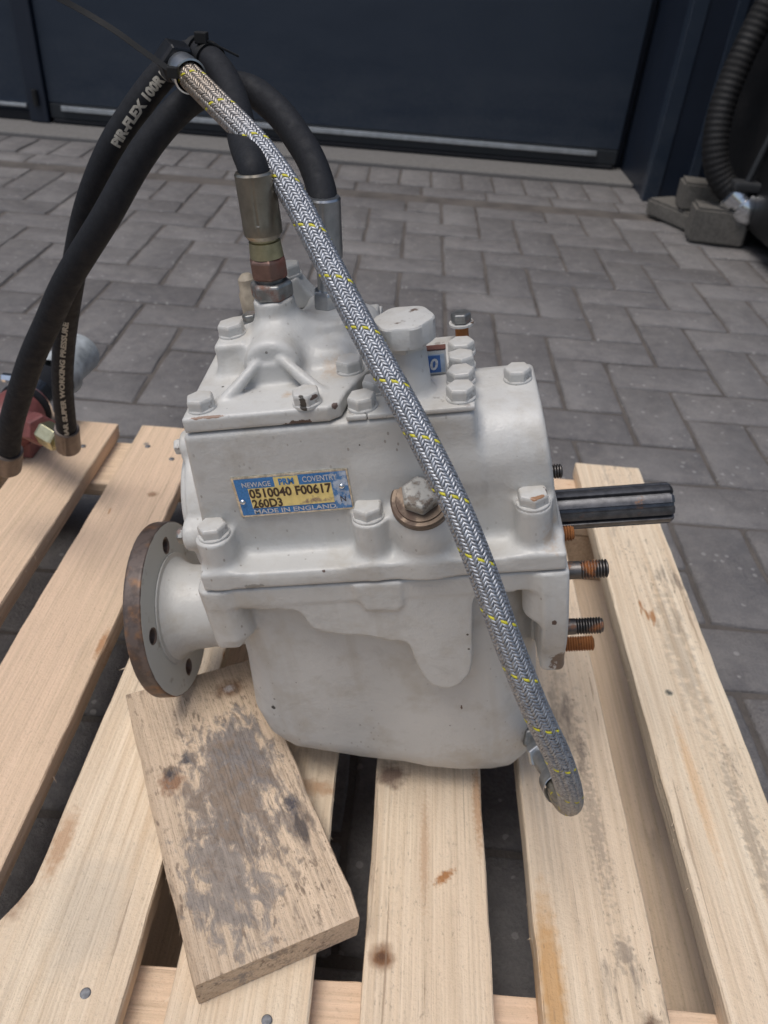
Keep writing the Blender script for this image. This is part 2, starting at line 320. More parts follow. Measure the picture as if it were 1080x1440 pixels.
def lathe(profile, p0, d, seg=40, cap=True, sides=None, twist=0.0):
    """profile [(t, r)] along axis d from p0"""
    d, u, v = axis_frame(d); p0 = Vector(p0); V = []; F = []; n = sides or seg
    for t, r in profile:
        for i in range(n):
            a = 2 * math.pi * i / n + twist
            V.append(p0 + d * t + (u * math.cos(a) + v * math.sin(a)) * r)
    for j in range(len(profile) - 1):
        for i in range(n):
            F.append((j * n + i, j * n + (i + 1) % n, (j + 1) * n + (i + 1) % n, (j + 1) * n + i))
    if cap: F.append(tuple(range(n - 1, -1, -1))); F.append(tuple(range((len(profile) - 1) * n, len(profile) * n)))
    bm = bmesh.new(); bv = [bm.verts.new(x) for x in V]
    for f in F: bm.faces.new([bv[i] for i in f])
    return bm_mesh(bm)
def hexnut(p0, d, h, af, twist=0.3, ch=0.12):
    R = af / 2 / math.cos(math.pi / 6)
    me = lathe([(0, R * (1 - ch)), (h * 0.14, R), (h * 0.86, R), (h, R * (1 - ch))], p0, d, sides=6, twist=twist)
    bm = bmesh.new(); bm.from_mesh(me); bmesh.ops.bevel(bm, geom=bm.edges[:], offset=af * 0.025, segments=1, affect='EDGES'); return bm_mesh(bm)
def catmull(P, per=16):
    P = np.asarray(P, float); P = np.vstack([2 * P[0] - P[1], P, 2 * P[-1] - P[-2]]); out = []
    for i in range(1, len(P) - 2):
        for t in np.linspace(0, 1, per, endpoint=False):
            a, b, c, d = P[i - 1:i + 3]
            out.append(0.5 * (2 * b + (c - a) * t + (2 * a - 5 * b + 4 * c - d) * t * t + (3 * b - a - 3 * c + d) * t ** 3))
    out.append(P[-2]); return np.array(out)
class Path:
    def __init__(s, pts, n=500, smooth=6):
        C = catmull(pts, 20)
        for _ in range(smooth * 6):
            C[1:-1] = 0.25 * C[:-2] + 0.5 * C[1:-1] + 0.25 * C[2:]
        L = np.r_[0, np.cumsum(np.linalg.norm(np.diff(C, axis=0), axis=1))]; s.L = L[-1]
        s.s = np.linspace(0, s.L, n); s.C = np.stack([np.interp(s.s, L, C[:, k]) for k in range(3)], 1)
        T = np.gradient(s.C, axis=0); s.T = T / np.linalg.norm(T, axis=1)[:, None]
        U = np.zeros_like(T); u = np.cross(s.T[0], [0, 0, 1.0]); 
        if np.linalg.norm(u) < 1e-3: u = np.cross(s.T[0], [1.0, 0, 0])
        u /= np.linalg.norm(u)
        for i in range(n):
            u = u - s.T[i] * (u @ s.T[i]); u /= np.linalg.norm(u); U[i] = u
        s.U = U; s.V = np.cross(s.T, U)
    def at(s, q):
        f = lambda A: np.stack([np.interp(q, s.s, A[:, k]) for k in range(3)], -1)
        return f(s.C), f(s.T), f(s.U), f(s.V)
    def surf(s, q, phi, r):
        c, t, u, v = s.at(q); return c + (u * np.cos(phi)[..., None] + v * np.sin(phi)[..., None]) * np.asarray(r)[..., None]
def tube(path, r0, r1=None, seg=28, s0=0.0, s1=None, step=0.004, cap=True, rfun=None):
    s1 = path.L if s1 is None else s1; n = max(2, int((s1 - s0) / step)); q = np.linspace(s0, s1, n)
    ph = np.linspace(0, 2 * np.pi, seg, endpoint=False)
    r = rfun(q) if rfun else np.interp(q, [s0, s1], [r0, r0 if r1 is None else r1])
    Q, PH = np.meshgrid(q, ph, indexing='ij'); P = path.surf(Q, PH, np.repeat(r[:, None], seg, 1)).reshape(-1, 3)
    F = []
    for j in range(n - 1):
        for i in range(seg): F.append((j * seg + i, j * seg + (i + 1) % seg, (j + 1) * seg + (i + 1) % seg, (j + 1) * seg + i))
    if cap: F.append(tuple(range(seg - 1, -1, -1))); F.append(tuple(range((n - 1) * seg, n * seg)))
    return pyd(P, F)
def text_verts(body, bold=0.0, spacing=1.0, res=3, rows=0):
    cu_ = bpy.data.curves.new('t', 'FONT'); cu_.body = body; cu_.size = 1; cu_.resolution_u = res; cu_.space_character = spacing; cu_.offset = bold
    ob = bpy.data.objects.new('t', cu_); COL.objects.link(ob)
    dg = bpy.context.evaluated_depsgraph_get(); dg.update()
    me = bpy.data.meshes.new_from_object(ob.evaluated_get(dg)); bpy.data.objects.remove(ob); bpy.data.curves.remove(cu_)
    V = np.array([v.co[:] for v in me.vertices]); F = [tuple(p.vertices) for p in me.polygons]; bpy.data.meshes.remove(me)
    if rows:
        bm = bmesh.new(); bv = [bm.verts.new(v) for v in V]
        for f in F: bm.faces.new([bv[i] for i in f])
        y0_, y1_ = V[:, 1].min(), V[:, 1].max()
        for k in range(1, rows): bmesh.ops.bisect_plane(bm, geom=bm.verts[:] + bm.edges[:] + bm.faces[:], plane_co=(0, y0_ + (y1_ - y0_) * k / rows, 0), plane_no=(0, 1, 0))
        bm.verts.index_update(); V = np.array([v.co[:] for v in bm.verts]); F = [tuple(v.index for v in f.verts) for f in bm.faces]; bm.free()
    V[:, 0] -= V[:, 0].min(); V[:, 0] /= V[:, 0].max(); V[:, 1] -= V[:, 1].min(); V[:, 1] /= V[:, 1].max()
    return V, F

# ------------------------------------------------------------------ signed-distance castings (smooth blends like a sand casting)
def surface_nets(F, org, h):
    ins = F < 0; nx, ny, nz = F.shape
    c = np.zeros((nx - 1, ny - 1, nz - 1), np.int8); offs = [(i, j, k) for i in (0, 1) for j in (0, 1) for k in (0, 1)]
    for (i, j, k) in offs: c += ins[i:nx - 1 + i, j:ny - 1 + j, k:nz - 1 + k]
    act = (c > 0) & (c < 8); I = np.argwhere(act); idx = np.full(act.shape, -1, np.int32); idx[act] = np.arange(len(I))
    val = {o: F[I[:, 0] + o[0], I[:, 1] + o[1], I[:, 2] + o[2]] for o in offs}
    acc = np.zeros((len(I), 3)); cnt = np.zeros(len(I))
    for a in offs:
        for ax in range(3):
            if a[ax]: continue
            b = list(a); b[ax] = 1; b = tuple(b); fa, fb = val[a], val[b]; m = (fa < 0) != (fb < 0)
            t = np.where(m, fa / np.where(m, fa - fb, 1), 0); p = np.tile(np.array(a, float), (len(I), 1)); p[:, ax] += t
            acc[m] += p[m]; cnt[m] += 1
    V = (I + acc / cnt[:, None]) * h + np.array(org); Q = []
    for ax in range(3):
        sl0 = [slice(None)] * 3; sl1 = [slice(None)] * 3; sl0[ax] = slice(0, -1); sl1[ax] = slice(1, None)
        A, B = ins[tuple(sl0)], ins[tuple(sl1)]; E = np.argwhere(A != B); o1, o2 = (ax + 1) % 3, (ax + 2) % 3
        E = E[(E[:, o1] > 0) & (E[:, o2] > 0) & (E[:, o1] < F.shape[o1] - 1) & (E[:, o2] < F.shape[o2] - 1)]
        fl = A[tuple(E.T)]
        def cell(d1, d2):
            q = E.copy(); q[:, o1] -= d1; q[:, o2] -= d2; return idx[tuple(q.T)]
        q = np.stack([cell(1, 1), cell(0, 1), cell(0, 0), cell(1, 0)], 1)
        q[~fl] = q[~fl][:, ::-1]; Q.append(q)
    return V, np.concatenate(Q)
def smin(a, b, k):
    if k <= 0: return np.minimum(a, b)
    h = np.maximum(k - np.abs(a - b), 0) / k; return np.minimum(a, b) - h * h * k * 0.25
def smax(a, b, k): return -smin(-a, -b, k)
class Field:
    def __init__(s, lo, hi, h):
        s.lo, s.h = np.array(lo), h; n = np.ceil((np.array(hi) - s.lo) / h).astype(int) + 1
        g = [(s.lo[i] + h * np.arange(n[i])).astype(np.float32) for i in range(3)]
        s.X, s.N, s.Z = g[0][:, None, None], g[1][None, :, None], g[2][None, None, :]; s.F = None
    def add(s, d, k=0.0): s.F = np.broadcast_to(d, (s.X.size, s.N.size, s.Z.size)).copy() if s.F is None else smin(s.F, d, k)
    def cut(s, d, k=0.0): s.F = smax(s.F, -d, k)
    def clip(s, d, k=0.0): s.F = smax(s.F, d, k)
    def rbox(s, x0, x1, n0, n1, z0, z1, r=0.003, X=None, N=None, Z=None):
        X = s.X if X is None else X; N = s.N if N is None else N; Z = s.Z if Z is None else Z
        qx = np.abs(X - (x0 + x1) / 2) - (x1 - x0) / 2 + r; qn = np.abs(N - (n0 + n1) / 2) - (n1 - n0) / 2 + r; qz = np.abs(Z - (z0 + z1) / 2) - (z1 - z0) / 2 + r
        return np.sqrt(np.maximum(qx, 0) ** 2 + np.maximum(qn, 0) ** 2 + np.maximum(qz, 0) ** 2) + np.minimum(np.maximum(np.maximum(qx, qn), qz), 0) - r
    def cyl(s, ax, c, R, a0, a1, r=0.002, R1=None):
        A = [s.X, s.N, s.Z]; u = A[ax]; o = [A[i] for i in range(3) if i != ax]
        RR = R if R1 is None else R + (R1 - R) * np.clip((u - a0) / (a1 - a0), 0, 1)
        dr = np.sqrt((o[0] - c[0]) ** 2 + (o[1] - c[1]) ** 2) - RR + r; da = np.abs(u - (a0 + a1) / 2) - (a1 - a0) / 2 + r
        return np.sqrt(np.maximum(dr, 0) ** 2 + np.maximum(da, 0) ** 2) + np.minimum(np.maximum(dr, da), 0) - r
    def cap(s, a, b, ra, rb=None):
        rb = ra if rb is None else rb; a, b = np.array(a), np.array(b); ba = b - a
        px, pn, pz = s.X - a[0], s.N - a[1], s.Z - a[2]
        h = np.clip((px * ba[0] + pn * ba[1] + pz * ba[2]) / (ba @ ba), 0, 1)
        return np.sqrt((px - ba[0] * h) ** 2 + (pn - ba[1] * h) ** 2 + (pz - ba[2] * h) ** 2) - (ra + (rb - ra) * h)
    @staticmethod
    def poly2(A, B, pts):
        d = None; sgn = np.ones(np.broadcast(A, B).shape, np.float32); n = len(pts)
        for i in range(n):
            (ax, az), (bx, bz) = pts[i], pts[i - 1]; ex, ez = bx - ax, bz - az; wx, wz = A - ax, B - az
            t = np.clip((wx * ex + wz * ez) / (ex * ex + ez * ez), 0, 1); dd = (wx - ex * t) ** 2 + (wz - ez * t) ** 2
            d = dd if d is None else np.minimum(d, dd)
            c1 = B >= az; c2 = B < bz; c3 = ex * wz > ez * wx
            fl = (c1 & c2 & c3) | (~c1 & ~c2 & ~c3); sgn = np.where(fl, -sgn, sgn)
        return sgn * np.sqrt(d)
    def prism_n(s, pts, n0, n1, r=0.0):
        d2 = s.poly2(s.X[:, 0, :], s.Z[0, :, :], pts)[:, None, :] + r; dn = np.abs(s.N - (n0 + n1) / 2) - (n1 - n0) / 2 + r
        return np.sqrt(np.maximum(d2, 0) ** 2 + np.maximum(dn, 0) ** 2) + np.minimum(np.maximum(d2, dn), 0) - r
    def prism_z(s, pts, z0, z1, r=0.0):
        d2 = s.poly2(s.X[:, :, 0], s.N[:, :, 0], pts)[:, :, None] + r; dz = np.abs(s.Z - (z0 + z1) / 2) - (z1 - z0) / 2 + r
        return np.sqrt(np.maximum(d2, 0) ** 2 + np.maximum(dz, 0) ** 2) + np.minimum(np.maximum(d2, dz), 0) - r
    def mesh(s, warp=None):
        V, Q = surface_nets(s.F, s.lo, s.h); V = V.copy(); V[:, 1] *= -1; Q = Q[:, ::-1]
        me = quads_mesh(V, Q[:, ::-1]); bm = bmesh.new(); bm.from_mesh(me); bmesh.ops.recalc_face_normals(bm, faces=bm.faces); bm.to_mesh(me); bm.free(); return me

# ================================================================== SETTING
ground = tag(link('ground', pyd([(-60, -60, -0.0046), (60, -60, -0.0046), (60, 60, -0.0046), (-60, 60, -0.0046)], [(0, 1, 2, 3)]), JOINT), kind='structure')
PW = 0.1135; GAP = 0.0046
def paver_mesh(l, w_, seed):
    r = np.random.default_rng(seed); hx, hy = l / 2 - GAP * 0.8, w_ / 2 - GAP * 0.8; c = 0.0035; out = []
    nx = 4 if l > w_ * 1.5 else 2; ny = 2
    def edge(x0, y0, x1, y1, n):
        for k in range(n + 1):
            t = k / n; j = 0.0011 if 0 < k < n else 0.0014
            out.append((x0 + (x1 - x0) * t + r.normal(0, j), y0 + (y1 - y0) * t + r.normal(0, j)))
    edge(-hx + c, -hy, hx - c, -hy, nx); edge(hx, -hy + c, hx, hy - c, ny); edge(hx - c, hy, -hx + c, hy, nx); edge(-hx, hy - c, -hx, -hy + c, ny)
    n = len(out); bm = bmesh.new(); rings = []
    for (ins, z) in ((0.0035, 0.0), (0.0008, -0.0022), (0.0, -0.0060), (0.0, -0.05)):
        rings.append([bm.verts.new((x * (1 - ins / hx), y * (1 - ins / hy), z + (r.normal(0, 0.0005) if z > -0.004 else 0))) for x, y in out])
    bm.faces.new(rings[0])
    for q in range(3):
        for i in range(n): bm.faces.new((rings[q][i], rings[q + 1][i], rings[q + 1][(i + 1) % n], rings[q][(i + 1) % n]))
    return bm_mesh(bm)
PV = [paver_mesh(2 * PW, PW, i) for i in range(7)]
for me in PV: me.materials.append(PAVER); me.polygons.foreach_set('use_smooth', [True] * len(me.polygons)); me.set_sharp_from_angle(angle=rad(50))
spots = []; halves = []
X0, Y0, YB = 0.330, 1.661, 2.765
for k in range(-40, 60):
    for m_ in range(-14, 14):
        i = k + 4 * m_
        for (cx, cy, vert) in ((i + 1.0, k + 0.5, 0), (i + 2.5, k + 0.0, 1)):
            x, y = X0 + cx * PW, Y0 - cy * PW
            if y + (PW if vert else PW / 2) > YB + 0.02:
                if vert and y < YB + 0.02: halves.append((x, y - PW / 2, 0.0))
                continue
            if -3.2 < x < 3.0 and -0.9 < y: spots.append((x, y, rad(90) if vert else 0.0))
yr = YB + PW * 0.5 + 0.007
for i in range(-14, 14): spots.append((X0 + (2 * i + 0.4) * PW, yr, 0.0))
for i in range(-28, 28): spots.append((X0 + (i + 0.2) * PW, yr + PW * 1.5 + 0.004, rad(90)))
def in_view(x, y, z=0.0, mrg=1.06):
    p = Vector((x, y, z - 0.70)); zc = p.dot(fwd)
    return zc > 0.1 and abs(p.dot(cr) / zc) < 540 / 1088 * mrg and abs(p.dot(cu) / zc) < 720 / 1088 * mrg
HP = paver_mesh(PW, PW, 9); HP.materials.append(PAVER)
for (x, y, a) in halves:
    if in_view(x, y): hp = bpy.data.objects.new('paver', HP); COL.objects.link(hp); hp.parent = ground; hp.location = (x, y, 0)
near, rest = [], []
for s_ in spots:
    hid = -0.45 < s_[0] < 0.33 and s_[1] < 0.86
    (near if in_view(s_[0], s_[1]) and not hid else rest).append(s_)
near.sort(key=lambda q: q[0] ** 2 + q[1] ** 2); rest += near[300:]; near = near[:300]
for q, (x, y, a) in enumerate(near):
    o = bpy.data.objects.new('paver', PV[int(rng.integers(7))]); COL.objects.link(o); o.parent = ground
    o.location = (x, y, rng.normal(0, 0.0009) - 0.0002); o.rotation_euler = (rng.normal(0, 0.004), rng.normal(0, 0.004), a + rng.normal(0, 0.004) + (math.pi if rng.random() < 0.5 else 0))
AV, AF, TN = [], [], []; off = 0
for q, (x, y, a) in enumerate(rest):
    me = PV[q % 5]; V = np.array([v.co[:] for v in me.vertices]); ca, sa = math.cos(a), math.sin(a)
    W_ = np.stack([x + V[:, 0] * ca - V[:, 1] * sa, y + V[:, 0] * sa + V[:, 1] * ca, V[:, 2] + rng.normal(0, 0.0008)], 1); AV.append(W_)
    AF += [tuple(i + off for i in p.vertices) for p in me.polygons]; TN += [rng.random()] * len(V); off += len(V)
me = pyd(np.vstack(AV), AF); at_ = me.attributes.new('tone', 'FLOAT', 'POINT'); at_.data.foreach_set('value', np.array(TN, np.float32))
tag(link('paving', me, PAVER, ground, True, 50), kind='stuff')

YS = yr + PW * 2.5 + 0.010          # front of the sill
tag(link('threshold', box_mesh(-3.0, 0.835, YS, YS + 0.27, -0.10, 0.012, 0.006), CONC), kind='structure')
YD = YS + 0.215
door = empty('garage_door', (0, YD, 0))
link('door_panel', box_mesh(-1.452, 0.80, 0.0, 0.05, 0.085, 3.0, 0.004), NAVY, door)
link('bottom_rail', box_mesh(-1.45, 0.80, -0.004, 0.046, 0.030, 0.0835, 0.004), simple('charcoal_rail', (0.020, 0.024, 0.030), 0.5), door)
link('aluminium_strip', box_mesh(-1.40, 0.715, -0.016, -0.005, 0.060, 0.0775, 0.002), ALU, door)
link('rubber_seal', box_mesh(-1.44, 0.79, -0.010, 0.03, 0.0125, 0.0295, 0.006), RUBBER, door)
for zz in (0.62, 1.12, 1.62, 2.12, 2.62):
    link('panel_seam', box_mesh(-1.451, 0.799, -0.003, 0.004, zz, zz + 0.012, 0.002), NAVY2, door)
tag(door, 'wide dark navy garage door with pale metal strip along its bottom', 'garage door')
leaf = empty('side_door', (0, YD, 0))
link('door_leaf', box_mesh(-2.6, -1.53, 0.005, 0.055, 0.05, 3.0, 0.004), NAVY, leaf)
link('kick_strip', box_mesh(-2.6, -1.54, -0.008, 0.0045, 0.062, 0.074, 0.002), ALU, leaf)
link('door_frame', box_mesh(-1.528, -1.455, -0.02, 0.06, 0.013, 3.0, 0.006), NAVY2, leaf)
link('door_frame', box_mesh(-2.6, -1.53, 0.0, 0.05, 0.013, 0.0495, 0.004), RUBBER, leaf)
hg = link('hinge', lathe([(0, 0.011), (0.055, 0.011)], (-1.49, -0.026, 0.075), (0, 0, 1), 16), BLACK, leaf)
tag(leaf, 'dark navy side door left of the garage door', 'door')
pier = empty('wall_pier', (0.835, YS - 0.185, 0))
link('pier_face', box_mesh(0, 1.9, 0, 0.7, -0.02, 3.2, 0.008), NAVY2, pier)
link('corner_trim', box_mesh(-0.008, 0.045, -0.008, 0.045, 0.0, 3.2, 0.004), NAVY, pier)
link('cladding_rib', box_mesh(0.13, 0.165, -0.012, 0.002, 0.02, 3.2, 0.004), NAVY, pier)
link('cladding_rib', box_mesh(0.33, 0.365, -0.012, 0.002, 0.02, 3.2, 0.004), NAVY, pier)
tag(pier, 'dark blue metal clad wall pier right of the garage door', 'wall')
bw = tag(link('building_wall', box_mesh(-6, 6, YD + 0.08, YD + 0.3, 0.0, 4.2, 0.0), NAVY2), 'dark blue building wall behind and above the garage door', 'wall')

# concrete blocks and the dark machine at the right
def block(name, loc, rz, sx, sy, sz, seed, label):
    r = np.random.default_rng(seed); bm = bmesh.new(); bmesh.ops.create_cube(bm, size=1)
    for v in bm.verts: v.co = Vector((v.co.x * sx + r.normal(0, 0.002), v.co.y * sy + r.normal(0, 0.002), (v.co.z + 0.5) * sz))
    bmesh.ops.bevel(bm, geom=bm.edges[:], offset=0.008, segments=2, affect='EDGES')
    o = link(name, bm_mesh(bm), CONC_DK, None, True, 40); o.location = loc; o.rotation_euler = (0, 0, rz); tag(o, label, 'paver', 'loose concrete blocks by the wall pier'); return o
block('concrete_block', (0.952, 2.505, 0.003), rad(-8), 0.165, 0.10, 0.105, 1, 'loose grey concrete block standing nearest, before the chrome coupling')
block('concrete_block', (0.893, 2.685, 0.003), rad(-62), 0.215, 0.11, 0.055, 2, 'flat grey concrete paver lying at the foot of the wall pier')
block('concrete_block', (0.925, 2.655, 0.0585), rad(-10), 0.125, 0.10, 0.085, 3, 'small grey concrete block lying on top of the flat paver')
mc = empty('machine', (1.16, 1.95, 0))
link('machine_body', box_mesh(-0.14, 0.9, 0.1, 0.95, 0.06, 1.95, 0.02), BLACK, mc)  # body made taller and wider to block sky and darken the paving
link('skid_rail', box_mesh(-0.12, 0.9, 0.13, 0.21, 0.0, 0.0595, 0.006), BLACK, mc)
link('skid_rail', box_mesh(-0.12, 0.9, 0.80, 0.88, 0.0, 0.0595, 0.006), BLACK, mc)
link('control_rod', lathe([(0, 0.011), (0.42, 0.011)], (-0.17, 0.52, 0.19), (0.17, 0, 0.985), 14), simple('dull_grey_rod', (0.05, 0.053, 0.058), 0.45, 0.5), mc, True, 40)
link('rod_bracket', box_mesh(-0.215, -0.08, 0.49, 0.55, 0.165, 0.192, 0.008), simple('dull_grey_bracket', (0.05, 0.052, 0.056), 0.5, 0.3), mc)
tag(mc, 'black machine housing standing on the paving at the right edge', 'machine')
sh = empty('suction_hose', (0.98, 2.5, 0.13))
ph = Path(np.array([(0.985, 2.62, 0.80), (0.950, 2.62, 0.64), (0.910, 2.60, 0.50), (0.885, 2.57, 0.36), (0.893, 2.54, 0.25), (0.928, 2.52, 0.18), (0.972, 2.50, 0.145)]) - np.array([0.98, 2.5, 0.13]), 300)
link('hose_tube', tube(ph, 0.045, step=0.0035, seg=28, rfun=lambda q: 0.037 + 0.0010 * np.sin(q * 2 * np.pi / 0.017)), simple('dull_black_hose', (0.0035, 0.0035, 0.0045), 0.7, 0, 0.2, 60), sh, True)  # tube's black deepened to carry the shade around the machine
link('coupling', lathe([(0, 0.045), (0.006, 0.052), (0.032, 0.052), (0.034, 0.043), (0.046, 0.043), (0.05, 0.054), (0.075, 0.056), (0.105, 0.044), (0.115, 0.03)], ph.C[-1] - ph.T[-1] * 0.012, ph.T[-1], 36), CHROME, sh, True, 35)
tag(sh, 'thick black ribbed suction hose with bright chrome coupling', 'hose')

# ================================================================== PALLET
PZ = 0.140
def wood_board(w_, l, t_, seed, wane=None, nseg=80, rough=0.0009):
    """board lying along y: x in [0,w], y in [0,l], z in [-t,0]; edges waver and splinter a little"""
    r = np.random.default_rng(seed); ys = np.linspace(0, l, nseg + 1)
    def wob(amp, sc_):
        n = max(3, int(l / sc_)); return np.interp(ys, np.linspace(0, l, n), r.normal(0, amp, n))
    xl = wob(rough * 0.55, 0.35) + wob(rough * 0.40, 0.018); xr = w_ + wob(rough * 0.55, 0.35) + wob(rough * 0.40, 0.018)
    if wane: xl = xl + wane(ys)
    xl2 = xl + wob(0.0004, 0.06); xr2 = xr + wob(0.0004, 0.06); zt = wob(0.0005, 0.15); b = 0.0011
    rows = []
    for i, y in enumerate(ys):
        e = (r.normal(0, 0.0006))
        xs = [xl[i] + b] + [xl[i] + b + (xr[i] - xl[i] - 2 * b) * f for f in (0.25, 0.5, 0.75)] + [xr[i] - b]
        ring = [(x, y, zt[i] + r.normal(0, 0.00018)) for x in xs]
        ring += [(xr[i], y, -b - abs(r.normal(0, 0.0005))), (xr2[i], y, -t_ * 0.6), (xr2[i] - 0.0008, y, -t_), (xl2[i] + 0.0008, y, -t_), (xl2[i], y, -t_ * 0.6), (xl[i], y, -b - abs(r.normal(0, 0.0005)))]
        rows.append(ring)
    n = len(rows[0]); V = [v for rr in rows for v in rr]; F = []
    for j in range(nseg):
        for i in range(n): F.append((j * n + i, j * n + (i + 1) % n, (j + 1) * n + (i + 1) % n, (j + 1) * n + i))
    F.append(tuple(range(n - 1, -1, -1))); F.append(tuple(range(nseg * n, nseg * n + n)))
    # fibres torn from the lower arrises
    for _ in range(int(l * 40)):
        y = r.random() * l; s_ = 1 if r.random() < 0.5 else -1; x = np.interp(y, ys, xr2 if s_ > 0 else xl2)
        z = -t_ * r.random(); ln = 0.002 + 0.006 * r.random() ** 2; wd = 0.0003 + 0.0005 * r.random(); k = len(V)
        V += [(x - s_ * 0.0006, y - wd, z), (x - s_ * 0.0006, y + wd, z), (x - s_ * 0.0006, y, z - wd * 1.5), (x + s_ * ln * (0.25 + 0.6 * r.random()), y - ln * (0.4 + 0.6 * r.random()), z - ln * 0.3 * r.random())]
        F += [(k, k + 1, k + 3), (k + 1, k + 2, k + 3), (k + 2, k, k + 3)]
    bm = bmesh.new(); bv = [bm.verts.new(v) for v in V]
    for f in F: bm.faces.new([bv[i] for i in f])
    return bm_mesh(bm)
pallet = empty('pallet', (-0.06, 0.30, 0))
def place(o, p): o.location = Vector(p) - Vector((-0.06, 0.30, 0)); return o
KN = (0.20, 0.095, 0.045); KD = (0.10, 0.05, 0.03); MOLD = (0.13, 0.11, 0.10); AMB = (0.36, 0.15, 0.045)
YFRONT = -0.295
deck = [   # x0, x1, back end y, seed, stains in board space (x from left edge, y from front end)
    (-0.575, -0.488, 0.905, 10, dict(light=(0.66, 0.46, 0.30), grey=0.1, warm=1), []),
    (-0.461, -0.374, 0.905, 11, dict(light=(0.73, 0.54, 0.385), grey=0.1, warm=1), []),
    (-0.341, -0.2545, 0.906, 12, dict(light=(0.75, 0.56, 0.40), grey=0.12, warm=1), [(0.060, 1.045, 0.007, 0.006, KN, 0.7), (0.012, 0.63, 0.003, 0.02, AMB, 0.6), (0.083, 0.80, 0.004, 0.02, AMB, 0.7), (0.020, 1.155, 0.004, 0.004, (0.2, 0.19, 0.19), 0.8)]),
    (-0.227, -0.140, 0.905, 13, dict(light=(0.80, 0.675, 0.515), grey=0.25), [(0.045, 0.555, 0.03, 0.05, (0.42, 0.38, 0.32), 0.35), (0.007, 0.60, 0.008, 0.03, AMB, 0.5), (-0.01, 0.56, 0.012, 0.02, KN, 0.6)]),
    (-0.112, -0.0215, 0.905, 14, dict(grey=0.2), [(0.045, 0.53, 0.02, 0.008, KD, 0.85), (0.07, 0.665, 0.03, 0.008, AMB, 0.5)]),
    (0.0128, 0.0998, 0.904, 15, dict(grey=0.55), [(0.0115, 0.540, 0.0095, 0.010, KN, 0.95, 0.15), (0.0115, 0.540, 0.004, 0.004, KD, 0.8, 0.2), (0.012, 0.683, 0.013, 0.013, (0.16, 0.10, 0.075), 0.85, 0.4), (0.083, 0.665, 0.004, 0.045, AMB, 0.55), (0.055, 0.600, 0.010, 0.004, AMB, 0.9, 0.4, 0.7), (0.04, 0.62, 0.004, 0.05, (0.42, 0.24, 0.13), 0.5)]),
    (0.1318, 0.2165, 0.905, 16, dict(grey=0.75), [(0.071, 0.507, 0.008, 0.012, KD, 0.85), (0.008, 0.53, 0.010, 0.07, (0.50, 0.26, 0.08), 0.75, 0.2), (0.058, 0.66, 0.007, 0.07, MOLD, 0.36, 0.9), (0.048, 0.75, 0.014, 0.05, MOLD, 0.32, 0.9), (0.062, 0.555, 0.008, 0.012, MOLD, 0.5, 0.7)]),
    (0.2560, 0.3425, 0.904, 17, dict(light=(0.81, 0.69, 0.53), grey=0.8), [(0.055, 0.86, 0.014, 0.10, MOLD, 0.28, 0.9), (0.03, 0.80, 0.004, 0.004, (0.05, 0.06, 0.06), 0.9), (0.060, 0.66, 0.008, 0.08, MOLD, 0.38, 0.9), (0.028, 0.70, 0.006, 0.08, (0.66, 0.40, 0.20), 0.5, 0.2)]),
]
NAIL = simple('nail_head_steel', (0.26, 0.265, 0.28), 0.45, 0.5, 0.2, 400, 0.5)
nail_me = lathe([(-0.004, 0.0033), (0.0002, 0.0035), (0.0006, 0.0028)], (0, 0, 0), (0, 0, 1), 14); nail_me.materials.append(NAIL)
for bi, (x0, x1, yb, sd_, kw, st) in enumerate(deck):
    wane = None
    if bi == 3: wane = lambda ys: np.where(ys < 0.565, -0.018 * np.clip((0.565 - ys) / 0.035, 0, 1), 0)
    b = link('deck_board', wood_board(x1 - x0, yb - YFRONT, 0.021, sd_, wane), wood_material('pale_pine_%d' % bi, seed=sd_, stains=st, **kw), pallet)
    place(b, (x0, YFRONT, PZ + rng.normal(0, 0.0006)))
    for (fx, fy) in ((0.28, 0.847), (0.70, 0.832), (0.22 if bi != 3 else 0.42, 0.180), (0.70, 0.200)):
        nl = bpy.data.objects.new('nail', nail_me); COL.objects.link(nl); nl.parent = b
        nl.location = ((x1 - x0) * fx + rng.normal(0, 0.003), fy - YFRONT + rng.normal(0, 0.006), 0.0008)
W_STR = wood_material('stringer_pine', (0.76, 0.59, 0.43), seed=31, grey=0.15, warm=1)
W_LOW = wood_material('lower_pine', (0.72, 0.56, 0.42), seed=41, grey=0.4)
W_FOOT = wood_material('foot_block_wood', (0.42, 0.27, 0.17), (0.30, 0.18, 0.10), seed=51, grey=0.4)
for (y0, y1, s_) in ((0.795, 0.895, 21), (0.135, 0.236, 22), (-0.29, -0.19, 23)):
    o = link('stringer_board', wood_board(y1 - y0, 0.917, 0.020, s_), W_STR, pallet)
    o.rotation_euler = (0, 0, rad(-90)); place(o, (-0.575, y1, PZ - 0.0225))
    for (xa, xb) in ((-0.572, -0.475), (-0.165, -0.065), (0.235, 0.338)):
        f = link('foot_block', box_mesh(xa, xb, y0 + 0.003, y1 - 0.004, 0.0225, PZ - 0.0435, 0.003), W_FOOT, pallet); place(f, (0, 0, 0))
for (xa, xb, s_) in ((-0.575, -0.475, 24), (-0.168, -0.068, 25), (0.243, 0.3425, 26)):
    o = link('skid_board', wood_board(xb - xa, 1.195, 0.020, s_), W_LOW, pallet); place(o, (xa, YFRONT, 0.0215))
tag(pallet, 'pale wooden pallet of spaced deck boards under the gearbox', 'pallet')

